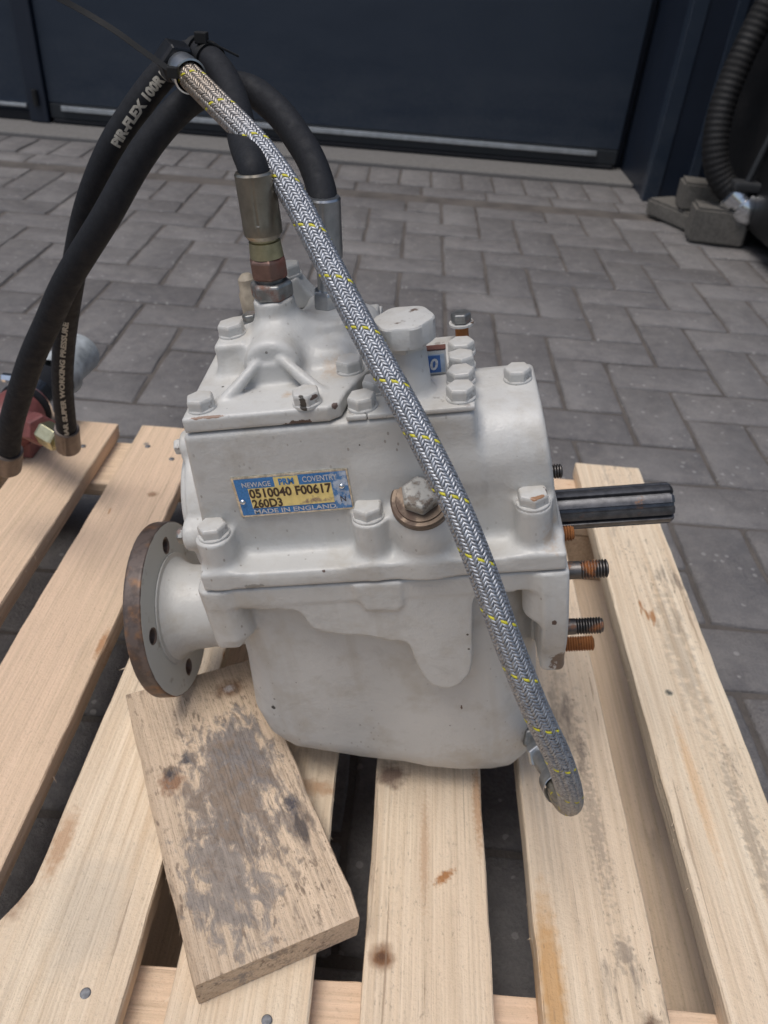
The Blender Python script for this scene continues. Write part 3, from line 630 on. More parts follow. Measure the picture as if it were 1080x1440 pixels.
# ---- weathered offcut lying under the coupling
W_OLD = wood_material('weathered_offcut', (0.64, 0.50, 0.365), (0.44, 0.32, 0.22), seed=61, grey=1.0, fuzz=1.0, fleck=0.8, grime=[(0.060, 0.125, 0.050, 0.085, (0.185, 0.168, 0.160), 0.85, 0.70), (0.036, 0.060, 0.040, 0.075, (0.20, 0.18, 0.168), 0.8, 0.71), (0.075, 0.160, 0.030, 0.045, (0.19, 0.172, 0.165), 0.85, 0.68), (0.055, 0.12, 0.09, 0.16, (0.24, 0.17, 0.115), 0.6, 0.86)], stains=[
    (0.018, 0.150, 0.011, 0.013, (0.22, 0.10, 0.05), 0.8, 0.4),
    (0.018, 0.158, 0.005, 0.007, (0.045, 0.05, 0.06), 0.85, 0.3), (0.034, 0.166, 0.007, 0.007, (0.05, 0.055, 0.07), 0.9, 0.5), (0.096, 0.098, 0.006, 0.010, (0.06, 0.06, 0.075), 0.9, 0.4),
    (0.083, 0.223, 0.014, 0.010, (0.20, 0.105, 0.06), 0.85, 0.3), (0.083, 0.223, 0.005, 0.004, (0.55, 0.50, 0.48), 0.8)])
off_me = wood_board(0.112, 0.248, 0.026, 62, None, 60, 0.0012)
oc = link('timber_offcut', off_me, W_OLD); oc.location = (-0.092, 0.206, 0.1668); oc.rotation_euler = (0, 0, rad(27.5))
tag(oc, 'weathered grey stained timber offcut lying askew on the pallet', 'plank')

# ================================================================== GEARBOX
G = empty('gearbox', (0.07, 0.40, PZ), (0, -rad(11), 0))
tag(G, 'off white painted marine gearbox with splined shaft, tilted on the pallet', 'gearbox')
def L(x, n, z): return (x, -n, z)
TOPZ, SPL = 0.352, 0.2505
def bolt_mesh(af, h, washer=1.18, seed=0):
    R = af / 2 / math.cos(math.pi / 6); bm = bmesh.new()
    me = lathe([(0, R), (h * 0.78, R), (h, R * 0.90)], (0, 0, 0), (0, 0, 1), sides=6, twist=seed * 0.37)
    bm.from_mesh(me); bmesh.ops.bevel(bm, geom=bm.edges[:], offset=af * 0.028, segments=1, affect='EDGES')
    if washer:
        me2 = lathe([(-0.001, R * washer), (0.0006, R * washer), (0.0012, R * washer * 0.95)], (0, 0, 0), (0, 0, 1), 24); bm.from_mesh(me2)
    out = bm_mesh(bm); out.materials.append(PAINT); return out
B10 = [bolt_mesh(0.0165, 0.0078, 1.06, s_) for s_ in range(3)]; B8 = [bolt_mesh(0.0148, 0.0076, 1.01, s_) for s_ in range(3)]; B6 = bolt_mesh(0.010, 0.0055, 1.1, 1)
def bolt(me, x, n, z, parent, rot=None, name='bolt', mat=None):
    if mat: me = me.copy(); me.materials.clear(); me.materials.append(mat)
    o = bpy.data.objects.new(name, me); COL.objects.link(o); o.parent = parent; o.location = L(x, n, z)
    if rot: o.rotation_euler = rot
    else: o.rotation_euler = (0, 0, rng.random() * 1.0)
    return o

# ---- upper housing
F = Field((-0.150, -0.178, 0.246), (0.106, 0.056, 0.362), 0.00125)
lx = -0.134 + (F.Z - 0.25) * 0.09; Xl = F.X - (F.Z - 0.25) * 0.09          # left end draws in towards the top
d = F.rbox(-0.134, 0.20, -0.150, 0.0225, 0.20, TOPZ, 0.004, X=Xl)
d = smax(d, F.X - (0.0435 - (F.Z - TOPZ) * 0.02), 0.004)                    # square part ends in a step at the right
F.add(d)
ar = F.rbox(-0.05, 0.20, -0.146, 0.0235, 0.15, 0.3430, 0.030); ar = smax(ar, F.X - (0.0915 - (F.Z - 0.25) * 0.105), 0.003)
F.add(ar, 0.006)
F.add(F.rbox(-0.1335, 0.0915, -0.165, 0.0430, 0.240, 0.2635, 0.0014), 0.007)  # joint flange
for (x, n, z, r) in ((-0.1215, 0.0285, 0.2845, 0.0122), (-0.0238, 0.0285, 0.2905, 0.0115), (0.0735, 0.0280, 0.2915, 0.0110)):
    F.add(F.cyl(2, (x, n), r, 0.24, z, 0.0012), 0.006)
F.add(F.cyl(2, (0.0085, 0.0250), 0.0192, 0.24, 0.2925, 0.002), 0.008)
F.add(F.cap((0.0085, 0.012, 0.285), (0.0085, 0.0262, 0.2800), 0.019, 0.0165), 0.006)
for (xa, xb) in ((-0.106, -0.040), (0.032, 0.058)):                            # hollow pockets between the bosses
    F.cut(F.rbox(xa, xb, 0.026, 0.060, 0.2655, 0.300, 0.006), 0.010)
nb = np.where(F.X < 0.0440, 0.0715, 0.0520); zb = np.where(F.X < 0.0440, TOPZ, 0.343)
F.F = np.where(F.X > -0.0165, smax(F.F, ((-F.N - nb) + (F.Z - zb)) * 0.7071, 0.006), F.F)   # the back of the bell end falls away
F.clip(SPL - F.Z, 0.0008)
F.clip(F.Z - TOPZ, 0.0015)
UH = link('upper_housing', F.mesh(), PAINT_U, G, True)
bolt(B10[0], -0.1215, 0.0285, 0.2850, UH); bolt(B10[1], -0.0238, 0.0285, 0.2910, UH); b3 = bolt(B10[2], 0.0735, 0.0285, 0.2920, UH, mat=BOLT_RUST, rot=(0, 0, 0.35))
bolt(B8[1], 0.0708, -0.029, 0.3434, UH)
# filler plug: bronze collar washer and hex
pax = (0, -math.sin(rad(30)), math.cos(rad(30))); pv = Vector(pax); pbase = Vector(L(0.0085, 0.0262, 0.2930)) + pv * 0.0042
pl = link('filler_plug', lathe([(-0.004, 0.0168), (0.001, 0.0182), (0.0046, 0.0182), (0.0056, 0.0172), (0.0056, 0.0150), (0.0066, 0.0146), (0.0066, 0.0100)], pbase, pax, 40), BRASS_PLUG, UH, True, 30)
me = hexnut(pbase + pv * 0.0055, pax, 0.0105, 0.0195, 0.62); pt = NT('chipped_plug_paint'); pc = pt.coord()
pm = pt.ramp(pt.noise(pc, 210, 5, 0.65), [(0.36, 0.0), (0.50, 1.0)])
link('plug_hexagon', me, pt.set(pt.mix(pm, (0.16, 0.125, 0.095), (0.40, 0.385, 0.35)), 0.45, 0.1, pt.bump(pm, 0.4, 0.0005)), G)

# ---- sump (lower housing)
F = Field((-0.156, -0.178, -0.006), (0.106, 0.058, 0.2545), 0.0015)
prof = [(-0.130, 0.26), (-0.134, 0.16), (-0.1405, 0.105), (-0.136, 0.077), (-0.120, 0.055), (-0.070, 0.030), (-0.018, 0.0085), (0.012, 0.0025), (0.040, 0.002), (0.062, 0.007), (0.0755, 0.024), (0.0785, 0.05), (0.0775, 0.26)]
r = 0.020
d2 = F.poly2(F.X[:, 0, :], F.Z[0, :, :], prof)[:, None, :]
hw = 0.086 + np.clip((F.Z - 0.03) / 0.20, 0, 1) * 0.0035
dn = np.abs(F.N + 0.060) - hw
rr = 0.026 + 0.020 * np.clip((F.X + 0.12) / 0.09, 0, 1); qa = d2 + rr; qb = dn + rr
d = np.sqrt(np.maximum(qa, 0) ** 2 + np.maximum(qb, 0) ** 2) + np.minimum(np.maximum(qa, qb), 0) - rr
F.add(d)
pad = [(-0.128, 0.262), (-0.120, 0.2335), (-0.1021, 0.2302), (-0.0788, 0.2271), (-0.0706, 0.2105), (-0.0542, 0.204), (-0.0365, 0.2014), (-0.0221, 0.1957), (-0.0107, 0.1922), (-0.0066, 0.1721), (-0.0006, 0.1538), (0.0055, 0.1485), (0.0121, 0.1465), (0.0190, 0.1490), (0.0243, 0.1543), (0.0305, 0.1695), (0.0345, 0.2247), (0.042, 0.2330), (0.052, 0.2330), (0.060, 0.2330), (0.060, 0.262)]
pc2 = catmull([(x, z, 0) for x, z in pad[1:-1]], 5); pad = [pad[0]] + [(p[0], p[1]) for p in pc2] + [pad[-1]]
F.add(F.prism_n(pad, -0.16, 0.0412, 0.0012), 0.0018)
F.add(F.prism_n([(-0.0405, 0.262), (-0.0385, 0.236), (-0.0337, 0.2256), (-0.0133, 0.2240), (-0.0090, 0.2285), (-0.0075, 0.262)], -0.1, 0.0432, 0.002), 0.002)
F.add(F.rbox(-0.1340, 0.0920, -0.165, 0.0412, 0.2335, 0.262, 0.002), 0.002)
F.add(F.cyl(2, (-0.1265, 0.0285), 0.0138, 0.2005, 0.27, 0.005), 0.004)
F.add(F.rbox(-0.1395, -0.1215, -0.1, 0.0415, 0.1955, 0.262, 0.004), 0.004)
F.add(F.cyl(2, (0.0795, 0.0285), 0.0138, 0.2045, 0.27, 0.004), 0.005)
F.add(F.rbox(0.0720, 0.0930, -0.1, 0.0400, 0.2070, 0.262, 0.003), 0.004)
fl = F.cyl(0, (-0.060, 0.2177), 0.106, 0.0765, 0.0935, 0.003); fl = smax(fl, 0.146 - F.Z, 0.012); F.add(fl, 0.006)
F.add(F.rbox(0.0765, 0.0935, -0.10, 0.0320, 0.1475, 0.215, 0.005), 0.003)
F.clip(F.Z - (SPL - 0.0016), 0.0008)
F.clip(F.X - 0.0935, 0.001)
SU = link('sump', F.mesh(), PAINT_L, G, True)

# ---- top cover (valve block) with ribs, dome and hose bosses
F = Field((-0.134, -0.135, 0.346), (-0.008, 0.030, 0.408), 0.0011)
F.add(F.prism_z([(-0.1225, 0.0222), (-0.038, 0.0222), (-0.0315, 0.0175), (-0.0285, 0.004), (-0.017, -0.0234), (-0.017, -0.125), (-0.1225, -0.125)], TOPZ + 0.0006, 0.3625, 0.0016))
F.add(F.rbox(-0.108, -0.028, -0.112, -0.028, 0.35, 0.374, 0.008), 0.012)
F.add(F.cyl(2, (-0.0730, -0.052), 0.0330, 0.355, 0.3870, 0.004, R1=0.0150), 0.012)
F.add(F.cyl(2, (-0.0730, -0.052), 0.0150, 0.36, 0.4010, 0.0016, R1=0.0124), 0.008)
F.add(F.cyl(1, (-0.0735, 0.3715), 0.0172, -0.06, -0.0130, 0.0045), 0.006)
F.add(F.prism_n([(-0.1010, 0.3560), (-0.0820, 0.3750), (-0.0665, 0.3755), (-0.0465, 0.3560)], -0.05, -0.0115, 0.001), 0.003)
F.add(F.cap((-0.0815, -0.0135, 0.3760), (-0.1025, 0.0025, 0.3600), 0.0028, 0.0044), 0.0022)
F.add(F.cap((-0.0665, -0.0135, 0.3770), (-0.0440, 0.0010, 0.3600), 0.0030, 0.0044), 0.0022)
F.add(F.rbox(-0.1105, -0.0905, -0.060, -0.0285, 0.355, 0.3830, 0.003), 0.006)
F.add(F.rbox(-0.0600, -0.0300, -0.100, -0.046, 0.355, 0.3830, 0.004), 0.012)
F.add(F.rbox(-0.030, -0.0185, -0.10, -0.052, 0.355, 0.3700, 0.004), 0.014)
F.clip((TOPZ + 0.0006) - F.Z, 0.0005)
TC = link('top_cover', F.mesh(), PAINT_C, G, True)
F = Field((-0.095, -0.116, 0.372), (-0.036, -0.088, 0.404), 0.0011)
F.add(F.prism_n([(-0.086, 0.376), (-0.086, 0.3945), (-0.0655, 0.3965), (-0.0605, 0.388), (-0.0545, 0.380), (-0.046, 0.3745)], -0.112, -0.094, 0.002))
link('lever_boss', F.mesh(), PAINT, TC, True)
for (x, n, z) in ((-0.1125, 0.0105, 0.3628), (-0.0285, -0.0215, 0.3628), (-0.1010, -0.044, 0.3834), (-0.113, -0.100, 0.3628)): bolt(B8[int(abs(x) * 1e4) % 3], x, n, z, TC)
bolt(B8[0], -0.0500, 0.0150, 0.3628, TC, mat=BOLT_CHIP, rot=(0, 0, 0.25)); bolt(B8[2], -0.0715, -0.103, 0.3966, TC); bolt(B6, -0.099, -0.085, 0.3742, TC, mat=ZINC_OLD)
link('blanking_plug', lathe([(0, 0.0075), (0.014, 0.0075), (0.016, 0.0062), (0.024, 0.0058), (0.027, 0.003)], L(-0.100, -0.100, 0.374), (0, 0, 1), 20), simple('cream_plug', (0.42, 0.36, 0.28), 0.6, 0, 0.3, 150, 0.4), TC, True, 35)

# ---- right-hand cover plate with its bolts, breather cap, label box
CP = link('cover_plate', box_mesh(-0.0165, 0.0435, -0.0228, 0.0735, TOPZ + 0.0004, TOPZ + 0.0034, 0.0010), PAINT, G)
link('plate_tongue', box_mesh(-0.0285, -0.0168, -0.0226, -0.001, TOPZ + 0.0003, TOPZ + 0.0033, 0.0010), PAINT, G)
for (x, n) in ((0.0362, 0.0118), (0.0368, -0.0082), (0.0376, -0.0284), (0.0383, -0.0468)): bolt(B8[int(abs(n) * 1e4) % 3], x, n, TOPZ + 0.0038, CP)
for (x, n) in ((-0.0195, 0.0125), (-0.0125, -0.0070), (-0.0105, -0.0255)): bolt(B8[1], x, n, TOPZ + 0.0038, CP)
tb = link('proud_bolt', lathe([(0, 0.0042), (0.0105, 0.0042)], L(0.0393, -0.066, TOPZ + 0.003), (0, 0, 1), 16), STUD_R, CP, True, 40)
link('bolt_head', hexnut(L(0.0393, -0.066, TOPZ + 0.0155), (0, 0, 1), 0.0062, 0.0112, 0.4), ZINC_OLD, tb)
link('washer', lathe([(0, 0.0078), (0.0014, 0.0078)], L(0.0393, -0.066, TOPZ + 0.0138), (0, 0, 1), 22), PAINT, tb, True, 40)
FC = link('filler_neck', lathe([(0, 0.0150), (0.0012, 0.0132), (0.004, 0.0118), (0.029, 0.0108), (0.0305, 0.0100)], L(0.0080, -0.0030, TOPZ + 0.0033), (0, 0, 1), 36), PAINT, CP, True, 35)
V, Fc = [], []; nn = 72; rings = [(0.0, 0.0120, 0), (0.0006, 0.0160, 0.6), (0.0022, 0.0162, 1), (0.0118, 0.0166, 1), (0.0128, 0.0160, 0.9), (0.0131, 0.0146, 0.6), (0.0132, 0.010, 0), (0.0133, 0.0, 0)]
for (z, r_, am) in rings:
    for i in range(nn):
        a = 2 * math.pi * i / nn; q = r_ + am * 0.0007 * math.cos(6 * a + 0.6)
        V.append((0.0080 + q * math.cos(a), 0.0030 + q * math.sin(a), TOPZ + 0.0345 + z * 1.02))
for j in range(len(rings) - 1):
    for i in range(nn): Fc.append((j * nn + i, j * nn + (i + 1) % nn, (j + 1) * nn + (i + 1) % nn, (j + 1) * nn + i))
Fc.append(tuple(range(nn - 1, -1, -1)))
link('filler_cap', pyd(V, Fc), PAINT, CP, True, 32)
link('cap_gasket', lathe([(0, 0.0126), (0.0042, 0.0126)], L(0.0080, -0.0030, TOPZ + 0.0310), (0, 0, 1), 6), PAINT, CP)
LB = link('label_box', box_mesh(-0.014, 0.0290, 0.0190, 0.0245, TOPZ + 0.0036, TOPZ + 0.0190, 0.0008), PAINT, CP)
link('box_lid', box_mesh(-0.0142, 0.0292, 0.0188, 0.0248, TOPZ + 0.0191, TOPZ + 0.0201, 0.0004), PRIMER, LB)
st = link('sticker', box_mesh(0.0155, 0.0280, 0.0184, 0.0188, TOPZ + 0.0052, TOPZ + 0.0168, 0.0), STICK_W, LB)
link('sticker_print', box_mesh(0.0157, 0.0255, 0.0180, 0.0183, TOPZ + 0.0056, TOPZ + 0.0162, 0.0), STICK, LB)
tv, tf = text_verts('0', 0.03)
link('lettering', pyd([(0.0188 + 0.0046 * p[0] + 0.0012 * p[1], 0.0177, TOPZ + 0.0072 + 0.0075 * p[1]) for p in tv], tf), PLATE_SILV, LB)

# ---- nameplate
NP = empty('nameplate', L(-0.0680, 0.0229, 0.3072)); NP.parent = G; NP.rotation_euler = (0, -rad(0.5), 0)
PWD, PH = 0.0705, 0.0290
def npb(name, u0, u1, v0, v1, y0, y1, mat, par): return link(name, box_mesh((u0 - .5) * PWD, (u1 - .5) * PWD, y0, y1, (.5 - v1) * PH, (.5 - v0) * PH, 0.0), mat, par)
base = link('plate', box_mesh(-PWD / 2, PWD / 2, -0.0010, 0.001, -PH / 2, PH / 2, 0.0003), PLATE_ED, NP)
def field(u0, u1, v0, v1, y, mat, name): return npb(name, u0, u1, v0, v1, y - 0.0001, y, mat, NP)
field(.022, .985, .045, .955, -0.0011, PLATE_BLUE, 'blue_field')
field(.125, .845, .285, .785, -0.0013, PLATE_GOLD, 'gold_window')
field(.365, .575, .050, .284, -0.0013, PLATE_GOLD, 'gold_window')
field(.845, .983, .050, .950, -0.0012, PLATE_WORN, 'worn_field')
def npt(body, u0, u1, v0, v1, mat, bold=0.015, sp=1.0, slant=0.0):
    tv, tf = text_verts(body, bold, sp)
    V = [((u0 + (u1 - u0) * p[0] - .5) * PWD + slant * p[1], -0.00165, (.5 - (v1 + (v0 - v1) * p[1])) * PH) for p in tv]
    link('lettering', pyd(V, tf), mat, NP)
npt('NEWAGE', .085, .335, .120, .245, PLATE_SILV); npt('PRM', .405, .535, .090, .250, PLATE_BLUE, 0.04); npt('COVENTRY', .610, .905, .085, .225, PLATE_SILV)
npt('0510040 F00617', .128, .842, .292, .530, STAMP, 0.03); npt('260D3', .132, .395, .555, .780, STAMP, 0.03)
npt('MADE IN ENGLAND', .130, .850, .812, .925, PLATE_SILV, 0.02); npt('N', .900, .945, .640, .780, STAMP, 0.0)
for (u, v_) in ((.052, .60), (.930, .40)): link('rivet', lathe([(0, 0.0019), (0.0008, 0.0018), (0.0015, 0.0011), (0.0017, 0.0)], ((u - .5) * PWD, -0.0012, (.5 - v_) * PH), (0, -1, 0), 16, cap=False), CHROME, NP, True)

# ---- input shaft with splines
def spline_shaft(x0, x1, R, depth, teeth=10):
    prof = []
    for i in range(teeth):
        a = 2 * math.pi * i / teeth; w_ = 2 * math.pi / teeth
        for f, r_ in ((0.03, R), (0.22, R), (0.42, R), (0.62, R), (0.65, R - 0.0006), (0.68, R - depth), (0.82, R - depth), (0.97, R - depth), (1.0, R - 0.0006)): prof.append((a + f * w_, r_))
    n = len(prof); V = []; Fc = []; st_ = [(x0, 1.0, 0), (x1 - 0.0022, 1.0, 0), (x1, 0.90, 0.0)]
    for (x, sc_, _) in st_:
        for a, r_ in prof: V.append((x, math.cos(a) * r_ * sc_, math.sin(a) * r_ * sc_))
    for j in range(len(st_) - 1):
        for i in range(n): Fc.append((j * n + i, j * n + (i + 1) % n, (j + 1) * n + (i + 1) % n, (j + 1) * n + i))
    Fc.append(tuple(range(n - 1, -1, -1))); Fc.append(tuple(range((len(st_) - 1) * n, len(st_) * n)))
    bm = bmesh.new(); bv = [bm.verts.new(v) for v in V]
    for f in Fc: bm.faces.new([bv[i] for i in f])
    return bm_mesh(bm)
IS = link('input_shaft', spline_shaft(0.0, 0.0905, 0.0148, 0.0028), BLACK_STEEL, G, True, 28); IS.location = L(0.0885, -0.060, 0.2185); IS.rotation_euler = (rad(13), 0, 0)
link('seal_ring', lathe([(0, 0.028), (0.004, 0.028), (0.006, 0.024), (0.006, 0.0150)], L(0.0905, -0.060, 0.2185), (1, 0, 0), 40), RUBBER, G, True, 30)
link('end_face', lathe([(0, 0.070), (0.0035, 0.070), (0.0045, 0.068)], L(0.0870, -0.060, 0.2185), (1, 0, 0), 60), PAINT, G, True, 30)
# ---- studs
def stud(x, n, z, ln, r_, mat, plain=0.3):
    pr = [(0, r_ * 0.97), (ln * plain, r_ * 0.97), (ln * plain + 0.0004, r_ * 0.82)]; t = ln * plain + 0.0004
    while t < ln - 0.0020: pr += [(t + 0.0006, r_), (t + 0.0011, r_), (t + 0.0018, r_ * 0.80)]; t += 0.0018
    pr += [(ln - 0.0006, r_ * 0.85), (ln, r_ * 0.62)]
    link('stud', lathe(pr, L(x, n, z), (1, 0, 0), 24), mat, G, True, 30)
stud(0.092, 0.0300, 0.2385, 0.0265, 0.0058, STUD, 0.36); stud(0.0925, 0.0235, 0.1830, 0.0265, 0.0056, STUD, 0.32); stud(0.092, 0.006, 0.1480, 0.0250, 0.0054, STUD_R, 0.1)
stud(0.088, -0.024, 0.2250, 0.0180, 0.0054, STUD_R, 0.1); stud(0.084, -0.046, 0.2620, 0.0165, 0.0050, STUD, 0.4)

# ---- output coupling: hub plus drilled flange
CX, CN, CZ, CR = -0.2100, -0.0595, 0.1450, 0.0722
OC = empty('output_coupling', L(CX, CN, CZ)); OC.parent = G
F = Field((-0.0235, -0.078, -0.078), (0.004, 0.078, 0.078), 0.0011)
F.add(F.cyl(0, (0, 0), CR, -0.0140, 0.0, 0.0012))
F.add(F.cyl(0, (0, 0), 0.0400, -0.0180, 0.0, 0.001), 0.001)
for a in (20, 110, 200, 290): F.cut(F.cyl(0, (math.cos(rad(a)) * 0.0545, math.sin(rad(a)) * 0.0545), 0.0058, -0.05, 0.05, 0.0005), 0.0006)
ft = NT('rust_rimmed_paint'); fc = ft.coord(); sepx = ft.n('ShaderNodeSeparateXYZ'); ft.l(fc, sepx.inputs[0])
rr_ = ft.math('SQRT', ft.math('ADD', ft.math('MULTIPLY', sepx.outputs[1], sepx.outputs[1]), ft.math('MULTIPLY', sepx.outputs[2], sepx.outputs[2])))
nz = ft.noise(fc, 120, 4, 0.6); nz2 = ft.noise(fc, 38, 3, 0.6)
rim = ft.math('GREATER_THAN', ft.math('ADD', rr_, ft.math('MULTIPLY', nz, 0.0014)), CR - 0.0004)
side = ft.math('LESS_THAN', sepx.outputs[0], -0.0012); face_edge = ft.math('MAXIMUM', rim, side)
rust = ft.mix(ft.ramp(nz2, [(0.48, 0.0), (0.66, 1.0)]), (0.115, 0.088, 0.078), (0.25, 0.115, 0.040)); rust = ft.mix(ft.ramp(nz, [(0.45, 0.0), (0.6, 0.7)]), rust, (0.055, 0.042, 0.038))
hole = 0.0
pcol = ft.mix(ft.ramp(ft.noise(fc, 70, 5, 0.65), [(0.60, 0.0), (0.70, 0.7)]), (0.50, 0.51, 0.49), (0.24, 0.20, 0.16))
chh = None
for a in (20, 110, 200, 290):
    cy_, cz_ = -math.cos(rad(a)) * 0.0545, math.sin(rad(a)) * 0.0545
    dy = ft.math('SUBTRACT', sepx.outputs[1], cy_); dz = ft.math('SUBTRACT', sepx.outputs[2], cz_)
    dd = ft.math('ADD', ft.math('SQRT', ft.math('ADD', ft.math('MULTIPLY', dy, dy), ft.math('MULTIPLY', dz, dz))), ft.math('MULTIPLY', nz, 0.003)); mk = ft.math('LESS_THAN', dd, 0.0086)
    chh = mk if chh is None else ft.math('MAXIMUM', chh, mk)
pcol = ft.mix(chh, pcol, (0.11, 0.075, 0.06)); col_ = ft.mix(face_edge, pcol, rust)
FLM = ft.set(col_, 0.5, ft.math('MULTIPLY', face_edge, 0.25), ft.bump(nz, 0.35, 0.0008))
link('flange_disc', F.mesh(), FLM, OC, True)
link('hub', lathe([(0.0, 0.0462), (0.0012, 0.0462), (0.0016, 0.0425), (0.006, 0.0385), (0.014, 0.0352), (0.030, 0.0335), (0.060, 0.0325), (0.078, 0.0322)], (0.0002, 0, 0), (1, 0, 0), 64), PAINT, OC, True, 30)
# ---- end cover with small bolts on the left face
F = Field((-0.166, -0.140, 0.172), (-0.118, 0.030, 0.330), 0.0013)
ECN, ECZ, ECR = -0.058, 0.252, 0.0605
F.add(F.cyl(0, (ECN, ECZ), 0.062, -0.1500, -0.122, 0.003)); F.add(F.cyl(0, (ECN, ECZ), 0.048, -0.1585, -0.122, 0.004), 0.006)
for a in range(0, 360, 60): F.add(F.cyl(0, (ECN + ECR * math.cos(rad(a + 12)), ECZ + ECR * math.sin(rad(a + 12))), 0.0105, -0.1520, -0.122, 0.002), 0.005)
EC = link('end_cover', F.mesh(), PAINT, G, True)
for a in range(0, 360, 60): bolt(B6, -0.1522, ECN + ECR * math.cos(rad(a + 12)), ECZ + ECR * math.sin(rad(a + 12)), EC, rot=(0, -rad(90), 0), mat=ZINC_OLD if a == 0 else None)

# drain fitting that the braided hose screws into
DF = link('drain_boss', lathe([(0, 0.013), (0.008, 0.013), (0.010, 0.011)], L(0.0700, -0.012, 0.040), (0.75, -0.45, -0.35), 24), PAINT, G, True, 40)

# ================================================================== HOSES
def gw(x, n, z): return np.array((G_M @ Vector(L(x, n, z)))[:])
bpy.context.view_layer.update(); G_M = G.matrix_world.copy()
def hose(name, pts, ra, rb, label, group='black hydraulic hoses'):
    base = np.array(pts[-1]); root = empty(name, base); P = Path(np.array(pts) - base, 700, 5); root['label'] = label; root['category'] = 'hose'; root['group'] = group
    link('hose_tube', tube(P, ra, rb, 30, step=0.004), RUBBER, root, True); return root, P, base
def crimp(root, p, d, ln, r_, mat, flats=10):
    me = lathe([(0, r_ * 0.93), (0.0012, r_), (ln * 0.74, r_), (ln * 0.76, r_ * 1.015), (ln - 0.0025, r_ * 1.0), (ln, r_ * 0.86)], p, d, 60)
    dv, u, v = axis_frame(d); p = Vector(p)
    for vt in me.vertices:                         # eight die flats pressed into the sleeve
        q = vt.co - p; t = q.dot(dv)
        if 0.0005 < t < ln * 0.75:
            a = math.atan2(q.dot(v), q.dot(u)); rad_ = q - dv * t; f = abs(((a / (2 * math.pi) * 8) % 1.0) - 0.5) * 2
            vt.co = p + dv * t + rad_ * (1 - 0.035 * (1 if f > 0.88 else 0) )
    return link('ferrule', me, mat, root, True, 25)
# hose with the printed line, from the front boss of the top cover
up = np.array((G_M.to_3x3() @ Vector((0.06, 0, 1))).normalized()[:])
f1 = gw(-0.0730, -0.052, 0.4008)
e1 = np.array([-0.372, 0.740, 0.205])
h1pts = [f1 + up * 0.058, f1 + up * 0.073, (-0.0985, 0.4813, 0.5975), (-0.1106, 0.518, 0.6125), (-0.1255, 0.550, 0.624), (-0.1421, 0.5715, 0.630), (-0.1582, 0.5796, 0.6258), (-0.1736, 0.5798, 0.6140), (-0.192, 0.5772, 0.5933), (-0.2138, 0.5769, 0.565), (-0.2425, 0.5894, 0.5178), (-0.280, 0.627, 0.445), (-0.3145, 0.667, 0.3725), (-0.338, 0.695, 0.3115), (-0.3525, 0.716, 0.257), (-0.359, 0.725, 0.228)]
H1, P1, o1 = hose('hydraulic_hose', h1pts, 0.0087, 0.0108, 'black hydraulic hose with printed line from top cover front fitting to red cooler')
def loc(p, o): return np.asarray(p) - o
crimp(H1, loc(f1 + up * 0.072, o1), -up, 0.036, 0.0112, BRASSY)
link('adapter', hexnut(loc(f1, o1), up, 0.0105, 0.0225, 0.5), ZINC_OLD, H1); link('hex_nut', hexnut(loc(f1 + up * 0.0125, o1), up, 0.0125, 0.0205, 0.25), COPPER_NUT, H1)
link('adapter_neck', lathe([(0, 0.0080), (0.004, 0.0080)], loc(f1 + up * 0.0095, o1), up, 20), ZINC_OLD, H1)
link('hose_stem', lathe([(0, 0.0100), (0.009, 0.0093), (0.0095, 0.0080), (0.0125, 0.0080), (0.0128, 0.0090), (0.015, 0.0090)], loc(f1 + up * 0.0250, o1), up, 30), BRASS_FIT, H1, True, 30)
tl = P1.T[-1]
ed = np.array([-0.30, -0.02, -0.95]); ed /= np.linalg.norm(ed)
crimp(H1, P1.C[-1] - tl * 0.016, tl, 0.036, 0.0134, metal_material('brown_tarnished_ferrule', (0.25, 0.215, 0.195), 0.45, 0, scale=60, dark=0.7))
bq = P1.C[-1] + tl * 0.016; bd = np.array([-0.82, 0.42, 0.16]); bd /= np.linalg.norm(bd)
link('elbow_stem', lathe([(0, 0.0105), (0.008, 0.0098), (0.016, 0.0085)], bq, bd, 20), BRASS_FIT, H1, True, 40)
link('hex_nut', hexnut(bq + bd * 0.014, bd, 0.026, 0.0255, 0.2), BRASS_FIT, H1)
# second hose, from the rear boss
f2 = gw(-0.0445, -0.075, 0.382); up2 = np.array((G_M.to_3x3() @ Vector((0.12, 0.0, 1))).normalized()[:])
h2pts = [f2 + up2 * 0.052, f2 + up2 * 0.062, (-0.0545, 0.4905, 0.5752), (-0.0626, 0.5078, 0.5862), (-0.0719, 0.5212, 0.5943), (-0.0834, 0.5357, 0.6032), (-0.0953, 0.548, 0.6093), (-0.109, 0.559, 0.6141), (-0.1282, 0.5684, 0.6134), (-0.1503, 0.5696, 0.6049), (-0.1717, 0.5627, 0.5855), (-0.1908, 0.5572, 0.5614), (-0.2114, 0.5528, 0.5302), (-0.233, 0.5568, 0.5021), (-0.2572, 0.5645, 0.4706), (-0.2813, 0.5775, 0.4344), (-0.3075, 0.5896, 0.3953), (-0.3344, 0.6061, 0.3504), (-0.3627, 0.6246, 0.2999), (-0.3803, 0.6371, 0.258)]
H2, P2, o2 = hose('hydraulic_hose', h2pts, 0.0089, 0.0114, 'plain black hydraulic hose arching lower from the rear fitting to the left edge')
crimp(H2, loc(f2 + up2 * 0.068, o2), -up2, 0.038, 0.0104, ZINC)
link('adapter', hexnut(loc(f2, o2), up2, 0.012, 0.0170, 0.1), ZINC, H2); link('hose_stem', lathe([(0, 0.0062), (0.018, 0.0062), (0.0185, 0.0075), (0.021, 0.0075)], loc(f2 + up2 * 0.012, o2), up2, 22), ZINC, H2, True, 30)
